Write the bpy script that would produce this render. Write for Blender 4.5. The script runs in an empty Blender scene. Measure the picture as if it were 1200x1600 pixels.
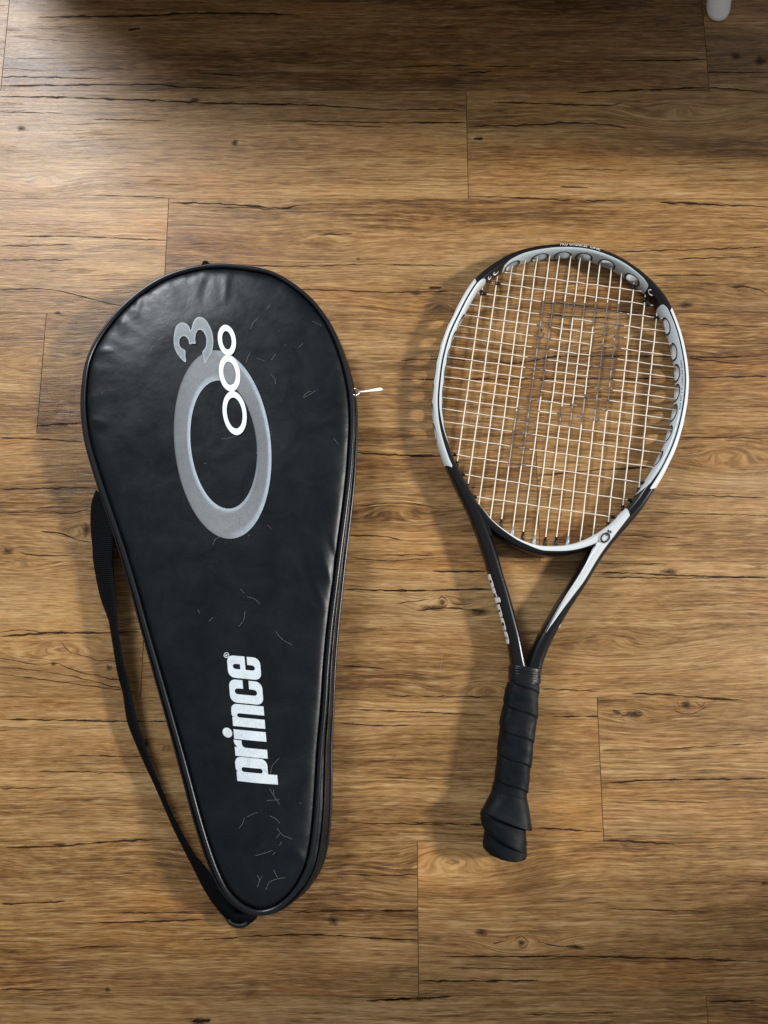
import bpy, bmesh, math, random
import numpy as np
from mathutils import Vector, noise as mnoise, geometry as mgeo

random.seed(7); rng = np.random.default_rng(7)
C = bpy.context.scene.collection
S = bpy.context.scene

# ------------------------------------------------------------------ camera
HC, TILT, F = 0.8814, math.radians(10.0), 1200.0       # height, tilt from straight down, focal in photo pixels
cam_d = bpy.data.cameras.new("camera"); cam = bpy.data.objects.new("camera", cam_d); C.objects.link(cam)
cam.location = (0, 0, HC); cam.rotation_euler = (TILT, 0, 0)
cam_d.sensor_fit = 'VERTICAL'; cam_d.sensor_height = 24.0; cam_d.lens = 24.0 * F / 1600.0
cam_d.clip_start = 0.01; cam_d.clip_end = 100
S.camera = cam
S.render.resolution_x, S.render.resolution_y = 768, 1024

# ------------------------------------------------------------------ light
S.view_settings.view_transform = 'Standard'; S.view_settings.look = 'None'
S.view_settings.exposure = 0.0; S.view_settings.gamma = 1.0
w = bpy.data.worlds.new("World"); S.world = w; w.use_nodes = True
w.node_tree.nodes["Background"].inputs[0].default_value = (0.90, 0.94, 1.0, 1)
w.node_tree.nodes["Background"].inputs[1].default_value = 0.30

def area(name, loc, target, sx, sy, power, col):
    d = bpy.data.lights.new(name, 'AREA'); d.shape = 'RECTANGLE'; d.size = sx; d.size_y = sy
    d.energy = power; d.color = col
    o = bpy.data.objects.new(name, d); C.objects.link(o); o.location = loc
    o.rotation_euler = (Vector(target) - Vector(loc)).to_track_quat('-Z', 'Y').to_euler()
    return o
area("window_light_right", (5.60, 0.33, 3.12), (0.0, 0.10, 0.0), 0.46, 0.54, 520, (1.0, 0.97, 0.93))
area("window_light_far_left", (-1.25, 1.95, 1.45), (-0.1, 0.2, 0.0), 0.65, 0.80, 66, (0.92, 0.96, 1.0))

# ------------------------------------------------------------------ helpers
CT, ST = math.cos(TILT), math.sin(TILT)
def at(px, py, z=0.0):
    """photo pixel -> world point on the plane of height z"""
    x, y = px - 600.0, 800.0 - py
    d = (x, y * CT + F * ST, y * ST - F * CT)
    k = (z - HC) / d[2]
    return np.array([d[0] * k, d[1] * k, z])

def obj(name, V, Fc, mats, parent=None, smooth=True, midx=None, uvs=None, attrs=None):
    me = bpy.data.meshes.new(name)
    me.from_pydata([tuple(map(float, v)) for v in V], [], [tuple(int(i) for i in f) for f in Fc])
    for m in (mats if isinstance(mats, (list, tuple)) else [mats]): me.materials.append(m)
    if midx is not None: me.polygons.foreach_set("material_index", np.asarray(midx, dtype=np.int32))
    me.polygons.foreach_set("use_smooth", np.full(len(me.polygons), smooth))
    if uvs is not None:
        uv = me.uv_layers.new(name="UVMap")
        li = np.zeros(len(me.loops), dtype=np.int32); me.loops.foreach_get("vertex_index", li)
        uv.data.foreach_set("uv", np.asarray(uvs, dtype=np.float32)[li].ravel())
    for k, a in (attrs or {}).items():
        a = np.asarray(a, dtype=np.float32)
        if a.ndim == 1:
            t = me.attributes.new(k, 'FLOAT', 'POINT'); t.data.foreach_set("value", a)
        elif a.shape[1] == 3:
            t = me.attributes.new(k, 'FLOAT_VECTOR', 'POINT'); t.data.foreach_set("vector", a.ravel())
        else:
            t = me.attributes.new(k, 'FLOAT_COLOR', 'POINT'); t.data.foreach_set("color", a.ravel())
    me.update(); me.validate()
    o = bpy.data.objects.new(name, me); C.objects.link(o)
    if parent: o.parent = parent
    return o

def empty(name, loc=(0, 0, 0)):
    o = bpy.data.objects.new(name, None); C.objects.link(o); o.location = loc; o.empty_display_size = 0.05
    return o
def tag(o, label, cat, group=None, kind=None):
    o['label'] = label; o['category'] = cat
    if group: o['group'] = group
    if kind: o['kind'] = kind
    return o

def resample(P, n, closed=False, fine=12, dims=3):
    """Catmull-Rom through P, then n points evenly by length"""
    P = np.asarray(P, float)
    m = len(P); out = []
    segs = m if closed else m - 1
    for i in range(segs):
        p1, p2 = P[i], P[(i + 1) % m]
        p0 = P[(i - 1) % m] if (closed or i > 0) else 2 * p1 - p2
        p3 = P[(i + 2) % m] if (closed or i + 2 < m) else 2 * p2 - p1
        for k in range(fine):
            t = k / fine
            out.append(0.5 * (2 * p1 + (p2 - p0) * t + (2 * p0 - 5 * p1 + 4 * p2 - p3) * t * t + (3 * p1 - p0 - 3 * p2 + p3) * t ** 3))
    out.append(P[0] if closed else P[-1])
    Q = np.array(out)
    L = np.concatenate([[0], np.cumsum(np.linalg.norm(np.diff(Q[:, :dims], axis=0), axis=1))])
    s = np.linspace(0, L[-1], n + 1)[:-1] if closed else np.linspace(0, L[-1], n)
    return np.stack([np.interp(s, L, Q[:, j]) for j in range(Q.shape[1])], axis=1)

def smooth_path(P, it, closed=False):
    P = P.copy()
    for _ in range(it):
        if closed: P = 0.25 * np.roll(P, 1, 0) + 0.5 * P + 0.25 * np.roll(P, -1, 0)
        else: P[1:-1] = 0.25 * P[:-2] + 0.5 * P[1:-1] + 0.25 * P[2:]
    return P

def tube(P, r, n=8, closed=False, cap=True):
    P = np.asarray(P, float); m = len(P)
    r = np.broadcast_to(np.asarray(r, float), (m,))
    V, Fc = [], []
    T = (np.roll(P, -1, 0) - np.roll(P, 1, 0)) if closed else np.gradient(P, axis=0)
    T /= np.linalg.norm(T, axis=1)[:, None] + 1e-12
    up = np.array([0, 0, 1.0])
    for i in range(m):
        a = np.cross(T[i], up)
        if np.linalg.norm(a) < 1e-3: a = np.cross(T[i], (1, 0, 0))
        a /= np.linalg.norm(a); b = np.cross(a, T[i])
        for k in range(n):
            f = 2 * math.pi * k / n
            V.append(P[i] + r[i] * (math.cos(f) * a + math.sin(f) * b))
    for i in range(m if closed else m - 1):
        j = (i + 1) % m
        for k in range(n):
            l = (k + 1) % n
            Fc.append((i * n + k, i * n + l, j * n + l, j * n + k))
    if cap and not closed:
        Fc.append(tuple(range(n))); Fc.append(tuple(reversed(range((m - 1) * n, m * n))))
    return V, Fc

def grid_faces(nu, nv, cu=False, cv=False, off=0):
    out = []
    for i in range(nu if cu else nu - 1):
        for j in range(nv if cv else nv - 1):
            i2, j2 = (i + 1) % nu, (j + 1) % nv
            out.append((off + i * nv + j, off + i2 * nv + j, off + i2 * nv + j2, off + i * nv + j2))
    return out

def smoothstep(a, b, x):
    t = np.clip((x - a) / (b - a), 0, 1); return t * t * (3 - 2 * t)

# node building shorthand
class N:
    def __init__(s, name):
        s.m = bpy.data.materials.new(name); s.m.use_nodes = True
        s.t = s.m.node_tree; s.bsdf = s.t.nodes["Principled BSDF"]
        s.out = [n for n in s.t.nodes if n.type == 'OUTPUT_MATERIAL'][0]
    def new(s, typ, **kw):
        n = s.t.nodes.new(typ)
        for k, v in kw.items(): setattr(n, k, v)
        return n
    def put(s, sock, v):
        if hasattr(v, 'is_output') or isinstance(v, bpy.types.NodeSocket): s.t.links.new(v, sock)
        else: sock.default_value = v
    def math(s, op, a, b=0.0, c=0.0, clamp=False):
        n = s.new('ShaderNodeMath', operation=op, use_clamp=clamp)
        s.put(n.inputs[0], a); s.put(n.inputs[1], b); s.put(n.inputs[2], c); return n.outputs[0]
    def vec(s, x, y, z):
        n = s.new('ShaderNodeCombineXYZ'); s.put(n.inputs[0], x); s.put(n.inputs[1], y); s.put(n.inputs[2], z); return n.outputs[0]
    def noise(s, v, scale=1.0, detail=3.0, rough=0.5, dist=0.0):
        n = s.new('ShaderNodeTexNoise'); s.put(n.inputs['Vector'], v)
        n.inputs['Scale'].default_value = scale; n.inputs['Detail'].default_value = detail
        n.inputs['Roughness'].default_value = rough; n.inputs['Distortion'].default_value = dist
        return n.outputs['Fac']
    def ramp(s, f, stops):
        n = s.new('ShaderNodeValToRGB'); s.put(n.inputs[0], f)
        e = n.color_ramp.elements
        while len(e) < len(stops): e.new(0.5)
        for q, (p, c) in zip(e, stops):
            q.position = p; q.color = (c if len(c) == 4 else (*c, 1)) if isinstance(c, tuple) else (c, c, c, 1)
        return n.outputs[0]
    def mix(s, f, a, b, typ='MIX'):
        n = s.new('ShaderNodeMix', data_type='RGBA', blend_type=typ)
        s.put(n.inputs[0], f); s.put(n.inputs[6], a if not isinstance(a, tuple) else (*a[:3], 1)); s.put(n.inputs[7], b if not isinstance(b, tuple) else (*b[:3], 1))
        return n.outputs[2]
    def map(s, v, a, b, c=0.0, d=1.0):
        n = s.new('ShaderNodeMapRange'); n.clamp = True
        s.put(n.inputs[0], v); n.inputs[1].default_value = a; n.inputs[2].default_value = b; n.inputs[3].default_value = c; n.inputs[4].default_value = d
        return n.outputs[0]
    def attr(s, name, out='Fac'):
        n = s.new('ShaderNodeAttribute', attribute_name=name); return n.outputs[out]
    def bump(s, h, strength, dist):
        n = s.new('ShaderNodeBump'); n.inputs['Strength'].default_value = strength; n.inputs['Distance'].default_value = dist
        s.put(n.inputs['Height'], h); s.t.links.new(n.outputs[0], s.bsdf.inputs['Normal'])
    def set(s, **kw):
        for k, v in kw.items(): s.put(s.bsdf.inputs[k.replace('_', ' ')], (*v, 1) if isinstance(v, tuple) and len(v) == 3 else v)
        return s.m
    def pos(s):
        return s.new('ShaderNodeTexCoord').outputs['Object']

# ------------------------------------------------------------------ materials
def wood_material():
    n = N("vinyl_wood")
    sep = n.new('ShaderNodeSeparateXYZ'); n.put(sep.inputs[0], n.attr('grain', 'Vector'))
    x, v, sd = sep.outputs
    wob = n.noise(n.vec(n.math('MULTIPLY', x, 6.5), n.math('MULTIPLY', v, 14.0), sd), 1, 3, 0.5)
    v2 = n.math('ADD', v, n.math('MULTIPLY', n.math('SUBTRACT', wob, 0.5), 0.014))
    X = lambda k: n.math('MULTIPLY', x, k)
    Y = lambda k: n.math('MULTIPLY', v2, k)
    tone = n.noise(n.vec(X(2.4), Y(26), sd), 1, 4, 0.6)
    streak = n.noise(n.vec(X(10.0), Y(320), n.math('ADD', sd, 3.1)), 1, 5, 0.70)
    fib = n.noise(n.vec(X(60), Y(820), n.math('ADD', sd, 7.7)), 1, 3, 0.65)
    dash = n.noise(n.vec(X(30), Y(520), n.math('ADD', sd, 11.3)), 1, 2, 0.5)
    hue = n.noise(n.vec(X(4.0), Y(13), n.math('ADD', sd, 17.0)), 1, 3, 0.55)
    blot = n.noise(n.vec(X(60), Y(120), n.math('ADD', sd, 41.0)), 1, 3, 0.6)
    calm = n.map(n.noise(n.vec(X(3.5), Y(17), n.math('ADD', sd, 71.0)), 1, 2, 0.5), 0.36, 0.62, 0.22, 0.80)
    stk = n.math('ADD', 0.315, n.math('MULTIPLY', n.math('SUBTRACT', streak, 0.525), calm))
    f = n.math('ADD', n.math('ADD', n.math('MULTIPLY', tone, 0.54), -0.06), n.math('ADD', stk, n.math('ADD', n.math('MULTIPLY', fib, 0.50), -0.08)))
    f = n.math('ADD', f, n.math('MULTIPLY', n.math('SUBTRACT', blot, 0.5), 0.16))
    f = n.math('ADD', f, n.math('MULTIPLY', n.attr('tone'), 0.085))
    col = n.ramp(f, [(0.45, (0.050, 0.021, 0.006)), (0.56, (0.120, 0.056, 0.017)), (0.67, (0.235, 0.124, 0.042)), (0.78, (0.345, 0.203, 0.082)), (0.92, (0.47, 0.315, 0.155))])
    col = n.mix(n.map(hue, 0.48, 0.70, 0, 0.55), col, n.mix(1.0, col, (0.92, 0.99, 1.18), 'MULTIPLY'))
    col = n.mix(n.map(hue, 0.30, 0.47, 0.55, 0.0), col, n.mix(1.0, col, (1.18, 0.96, 0.64), 'MULTIPLY'))
    # growth-ring lines that follow the grain, in patches
    ph = n.math('ADD', n.math('MULTIPLY', v2, 1150), n.math('MULTIPLY', tone, 16))
    ringl = n.map(n.math('SINE', ph), 0.35, 1.0, 0, 1)
    ringm = n.map(n.noise(n.vec(X(3.0), Y(15), n.math('ADD', sd, 83.0)), 1, 2, 0.5), 0.47, 0.62, 0, 0.55)
    ringm = n.math('MULTIPLY', ringm, n.map(fib, 0.30, 0.6, 0.3, 1.0))
    col = n.mix(n.math('MULTIPLY', ringl, ringm), col, (0.085, 0.040, 0.013))
    # fine printed checks: thin dark lines that come and go along the grain
    line = None
    for kx, ky, o1, th_, lo_ in ((3.2, 75, 23.0, 0.014, 0.53), (7.0, 190, 51.0, 0.022, 0.55), (5.0, 120, 63.0, 0.012, 0.56)):
        ck = n.noise(n.vec(X(kx), Y(ky), n.math('ADD', sd, o1)), 1, 3, 0.5)
        l_ = n.map(n.math('ABSOLUTE', n.math('SUBTRACT', ck, 0.5)), 0.0, th_, 1, 0)
        m_ = n.map(n.noise(n.vec(X(8.0), Y(36), n.math('ADD', sd, o1 + 6)), 1, 2, 0.5), lo_, lo_ + 0.14, 0, 0.62)
        l_ = n.math('MULTIPLY', l_, m_)
        line = l_ if line is None else n.math('MAXIMUM', line, l_)
    col = n.mix(line, col, (0.026, 0.012, 0.006))
    # pale brushed dashes and darker pores
    col = n.mix(n.map(dash, 0.58, 0.74, 0, 0.50), col, (0.50, 0.36, 0.20))
    col = n.mix(n.map(dash, 0.42, 0.26, 0, 0.60), col, (0.060, 0.028, 0.010))
    col = n.mix(1.0, col, (1.0, 0.95, 0.84), "MULTIPLY")
    n.set(Base_Color=col, Roughness=n.math('ADD', n.math('MULTIPLY', fib, 0.20), 0.31), Specular_IOR_Level=0.40)
    h = n.math('SUBTRACT', n.math('ADD', n.math('MULTIPLY', streak, 0.5), n.math('MULTIPLY', fib, 0.6)), n.math('MULTIPLY', line, 0.6))
    n.bump(h, 0.55, 0.0009)
    return n.m

def mark_material(name, amax, c0, c1, e0):
    n = N(name)
    uv = n.new('ShaderNodeTexCoord').outputs['UV']
    sep = n.new('ShaderNodeSeparateXYZ'); n.put(sep.inputs[0], uv)
    nz = n.noise(n.pos(), 420, 3, 0.6)
    e = n.math('ADD', n.math('ABSOLUTE', sep.outputs[1]), n.math('MULTIPLY', n.math('SUBTRACT', nz, 0.5), 0.9))
    a = n.map(e, e0, 1.0, amax, 0.0)
    n.set(Base_Color=n.mix(nz, c0, c1), Roughness=0.6, Specular_IOR_Level=0.12, Alpha=a)
    return n.m

def plain(name, col, rough, spec=0.5, metal=0.0, nscale=0, nstr=0.0, ndist=0.001, var=0.0, coat=0.0):
    n = N(name); c = (*col, 1)
    n.set(Base_Color=c, Roughness=rough, Specular_IOR_Level=spec, Metallic=metal)
    if coat: n.bsdf.inputs['Coat Weight'].default_value = coat; n.bsdf.inputs['Coat Roughness'].default_value = 0.08
    if nscale:
        nz = n.noise(n.pos(), nscale, 4, 0.6)
        if nstr: n.bump(nz, nstr, ndist)
        if var:
            big = n.noise(n.pos(), nscale * 0.06, 4, 0.6)
            n.set(Roughness=n.math('ADD', rough - var, n.math('MULTIPLY', big, 2 * var)))
    return n.m

def leather():
    n = N("black_leatherette")
    p = n.pos()
    grain = n.noise(p, 900, 3, 0.6); smear = n.noise(p, 26, 5, 0.65, 0.6); soft = n.noise(p, 60, 3, 0.5)
    dust = n.noise(p, 700, 2, 0.5)
    c = n.mix(n.map(smear, 0.35, 0.75), (0.0030, 0.0043, 0.0052), (0.0058, 0.0082, 0.0098))
    c = n.mix(n.map(dust, 0.74, 0.80, 0, 0.25), c, (0.20, 0.20, 0.19))
    n.set(Base_Color=c, Roughness=n.map(smear, 0.3, 0.75, 0.30, 0.46), Specular_IOR_Level=0.30)
    n.bump(n.math('ADD', n.math('MULTIPLY', grain, 0.12), soft), 0.35, 0.0012)
    return n.m

def webbing():
    n = N("black_webbing")
    uv = n.new('ShaderNodeTexCoord').outputs['UV']
    w1 = n.new('ShaderNodeTexWave', wave_type='BANDS', bands_direction='X'); n.put(w1.inputs['Vector'], uv); w1.inputs['Scale'].default_value = 70.0; w1.inputs['Distortion'].default_value = 0.6
    n.set(Base_Color=n.mix(w1.outputs['Fac'], (0.0018, 0.0020, 0.0026), (0.0050, 0.0058, 0.0080)), Roughness=0.75, Specular_IOR_Level=0.08)
    n.bump(w1.outputs['Fac'], 0.6, 0.0008)
    return n.m

def frame_paint():
    n = N("racket_paint")
    lt = n.attr('light_paint'); dots = n.attr('dotted')
    uv = n.new('ShaderNodeTexCoord').outputs['UV']
    vo = n.new('ShaderNodeTexVoronoi', feature='F1'); n.put(vo.inputs['Vector'], uv)
    vo.inputs['Scale'].default_value = 420.0; vo.inputs['Randomness'].default_value = 0.25
    dot = n.math('MULTIPLY', n.map(vo.outputs['Distance'], 0.22, 0.36, 1, 0), n.map(dots, -0.2, 0.2))
    white = n.mix(n.math('MULTIPLY', dot, 0.45), n.mix(n.map(dots, -0.2, 0.2), (0.58, 0.61, 0.61), (0.48, 0.54, 0.56)), (0.22, 0.30, 0.38))
    edge = n.map(lt, -0.06, 0.06)
    col = n.mix(edge, (0.0045, 0.0045, 0.0055), white)
    n.set(Base_Color=col, Roughness=n.mix(edge, (0.25, 0.25, 0.25), (0.32, 0.32, 0.32)), Specular_IOR_Level=0.38)
    n.bsdf.inputs['Coat Weight'].default_value = 0.15; n.bsdf.inputs['Coat Roughness'].default_value = 0.1
    n.bump(n.noise(n.pos(), 1400, 2, 0.5), 0.05, 0.0004)
    return n.m

def vcol_print(name, rough=0.42):
    n = N(name)
    nz = n.noise(n.pos(), 900, 2, 0.7); big = n.noise(n.pos(), 90, 4, 0.6)
    c = n.new('ShaderNodeAttribute', attribute_name='ink').outputs['Color']
    k = n.math('ADD', n.math('MULTIPLY', nz, 0.9), n.math('MULTIPLY', big, 0.36)); k = n.math('ADD', k, 0.32)
    kk = n.new('ShaderNodeCombineXYZ'); [n.put(kk.inputs[i], k) for i in range(3)]
    n.set(Base_Color=n.mix(1.0, c, kk.outputs[0], 'MULTIPLY'), Roughness=rough, Specular_IOR_Level=0.35)
    return n.m

def grip_mat():
    n = N("black_grip_tape")
    p = n.pos(); a = n.noise(p, 45, 5, 0.65); b = n.noise(p, 1100, 2, 0.5)
    n.set(Base_Color=n.mix(n.map(a, 0.35, 0.75), (0.0020, 0.0032, 0.0044), (0.0062, 0.0082, 0.0098)), Roughness=n.map(a, 0.3, 0.7, 0.46, 0.66), Specular_IOR_Level=0.14)
    n.bump(n.math('ADD', n.math('MULTIPLY', b, 0.2), a), 0.4, 0.0015)
    return n.m

def string_mat():
    n = N("cream_string")
    nz = n.noise(n.pos(), 240, 2, 0.5)
    n.set(Base_Color=n.mix(nz, (0.66, 0.58, 0.46), (0.84, 0.79, 0.69)), Roughness=0.35)
    return n.m

WOOD = wood_material(); MARK = mark_material("dark_grain_mark", 0.93, (0.010, 0.006, 0.004), (0.036, 0.018, 0.009), 0.22); KNOT = mark_material("brown_knot_mark", 0.82, (0.014, 0.009, 0.006), (0.060, 0.030, 0.014), 0.0); LEATHER = leather(); WEB = webbing()
PIPE = plain("glossy_black_piping", (0.006, 0.0075, 0.0095), 0.30, 0.40, nscale=500, nstr=0.15, ndist=0.0006)
PAINT = frame_paint(); PRINT = vcol_print("silver_print"); GRIP = grip_mat(); STRING = string_mat()
INK = plain("black_string_ink", (0.095, 0.088, 0.092), 0.5, nscale=300, nstr=0.1); INKW = plain("worn_string_ink", (0.30, 0.275, 0.25), 0.5, nscale=300, nstr=0.1)
RUBBER = plain("black_rubber", (0.005, 0.006, 0.007), 0.38, 0.3, nscale=700, nstr=0.2, ndist=0.0005)
PORTGREY = plain("silver_port_plastic", (0.34, 0.35, 0.35), 0.55, 0.25, metal=0.0, nscale=500, nstr=0.08, ndist=0.0005)
PORTRIM = plain("dark_port_rim", (0.018, 0.020, 0.022), 0.35, nscale=500, nstr=0.08, ndist=0.0005)
STEEL = plain("polished_zipper_metal", (0.82, 0.80, 0.78), 0.18, 0.5, metal=1.0, nscale=300, nstr=0.1, ndist=0.0004)
TAG = plain("white_enamel_pull", (0.86, 0.86, 0.84), 0.30, nscale=300, nstr=0.1, ndist=0.0004)
HAIR = plain("pale_pet_hair", (0.30, 0.29, 0.27), 0.5, nscale=300, nstr=0.1)
LEGW = plain("white_painted_leg", (0.84, 0.84, 0.79), 0.42, nscale=180, nstr=0.25, ndist=0.0012)
DARKW = plain("dark_table_board", (0.10, 0.052, 0.022), 0.5, nscale=60, nstr=0.2, ndist=0.001)
DARKF = plain("brown_fabric", (0.12, 0.075, 0.045), 0.8, 0.2, nscale=700, nstr=0.3)
SUB = plain("floor_underlay", (0.030, 0.018, 0.010), 0.8, nscale=80, nstr=0.1)
JOINT = plain("board_edge", (0.085, 0.043, 0.017), 0.7, 0.1, nscale=200, nstr=0.1)
CLEAR = plain("clear_grommet", (0.30, 0.36, 0.42), 0.25, 0.6, nscale=300, nstr=0.1, ndist=0.0004)
BLACKP = plain("black_print", (0.012, 0.012, 0.016), 0.4, nscale=500, nstr=0.05)

# ------------------------------------------------------------------ floor
PW, PL = 0.1524, 0.9144
Y0 = 0.7072                                                     # near edge of row 0 (row r spans Y0-r*PW .. Y0-(r-1)*PW)
floor = empty("floor"); floor['kind'] = 'structure'
V, Fc = [], []
for z in (-0.012, -0.0045):
    V += [(-1.7, -1.3, z), (1.7, -1.3, z), (1.7, 2.0, z), (-1.7, 2.0, z)]
Fc = [(3, 2, 1, 0), (4, 5, 6, 7), (0, 1, 5, 4), (1, 2, 6, 5), (2, 3, 7, 6), (3, 0, 4, 7)]
obj("underlay", V, Fc, SUB, floor, False)
seam_px = {0: (8, 70), 1: (730, 225), 2: (262, 345), 3: (66, 570), 4: (839, 740), 5: (222, 1045), 6: (938, 1200), 7: (653, 1430), 8: (1105, 1580)}
# places where the grain swirls round a knot or opens into arches: (px, py, half length, half width, strength)
swirls = [(835, 522, .045, .018, 1.0), (1140, 712, .060, .020, .9), (135, 830, .030, .012, 1.0), (95, 1012, .075, .020, .8),
          (705, 1345, .06, .022, .9), (765, 1078, .055, .018, .9), (1065, 172, .05, .018, .8), (692, 940, .03, .010, 1.0),
          (690, 478, .06, .015, .7), (420, 1330, .06, .02, .7), (60, 560, .06, .018, .6), (610, 800, .06, .015, .7),
          (820, 1472, .03, .010, 1.0), (990, 1116, .025, .008, 1.0), (70, 280, .03, .012, .9), (1190, 450, .04, .014, .9),
          (250, 470, .05, .012, .7), (950, 1000, .07, .02, .6), (500, 370, .06, .018, .6), (30, 880, .03, .008, .9), (250, 1165, .04, .01, .8)]
SW = [(*at(a, b)[:2], l, h, s) for a, b, l, h, s in swirls]
planks = {}
def build_plank(r, k, x0, x1, dense):
    y1, y0 = Y0 - (r - 1) * PW, Y0 - r * PW
    g = 0.00012
    bev = 0.00012; g2 = 0.00003
    nx, ny = (150, 30) if dense else (12, 4)
    xs = np.concatenate([[x0 + g], np.linspace(x0 + g + 0.0003, x1 - g - 0.0003, nx), [x1 - g]])
    ys = np.concatenate([[y0 + g2], np.linspace(y0 + g2 + bev, y1 - g2 - bev, ny), [y1 - g2]])
    Xg, Yg = np.meshgrid(xs, ys, indexing='ij')
    Z = np.zeros_like(Xg); Z[[0, -1], :] = -0.0002; Z[:, [0, -1]] = -0.0002
    seed = random.uniform(0, 100)
    v = Yg.copy()
    for sx, sy, l, h, s in SW:
        if y0 - 0.002 < sy < y1 + 0.002:
            rho = np.sqrt(((Xg - sx) / l) ** 2 + ((Yg - sy) / h) ** 2 + 0.02)
            wgt = s * np.exp(-(rho / 1.25) ** 2)
            v = (1 - wgt) * v + wgt * (sy + h * rho * 1.0)
    off = random.uniform(-3, 3); sgn = random.choice((-1, 1))
    gr = np.stack([Xg * sgn + off, v + seed * 0.013, np.full_like(Xg, seed)], axis=-1).reshape(-1, 3)
    Vt = np.stack([Xg, Yg, Z], axis=-1).reshape(-1, 3)
    nv = ny + 2; nu = nx + 2
    Fs = grid_faces(nu, nv)
    ring = [i * nv for i in range(nu)] + [(nu - 1) * nv + j for j in range(1, nv)] + [i * nv + nv - 1 for i in range(nu - 2, -1, -1)] + [j for j in range(nv - 2, 0, -1)]
    base = len(Vt)
    low = Vt[ring].copy(); low[:, 2] = -0.0042
    Vt = np.vstack([Vt, low]); gr = np.vstack([gr, gr[ring]])
    m = len(ring)
    for i in range(m):
        j = (i + 1) % m
        Fs.append((ring[j], ring[i], base + i, base + j))
    tone = np.full(len(Vt), random.uniform(-0.55, 0.55))
    NI = (nu - 1) * (nv - 1)
    mi = [1 if (q < NI and (q // (nv - 1) in (0, nu - 2) or q % (nv - 1) in (0, nv - 2))) or q >= NI else 0 for q in range(len(Fs))]
    p = obj("plank", Vt, Fs, [WOOD, JOINT], floor, False, midx=mi, attrs={'grain': gr, 'tone': tone})
    planks[(r, k)] = (p, x0, x1)
for r in range(-5, 11):
    y_mid = Y0 - (r - 0.5) * PW
    xs0 = at(*seam_px[r])[0] if r in seam_px else random.uniform(-0.45, 0.45)
    for k in (-2, -1, 0, 1):
        x0 = xs0 + k * PL; x1 = x0 + PL
        if x1 < -1.05 or x0 > 1.05: continue
        build_plank(r, k, x0, x1, (-1 <= r <= 8) and x1 > -0.6 and x0 < 0.6)

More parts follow.
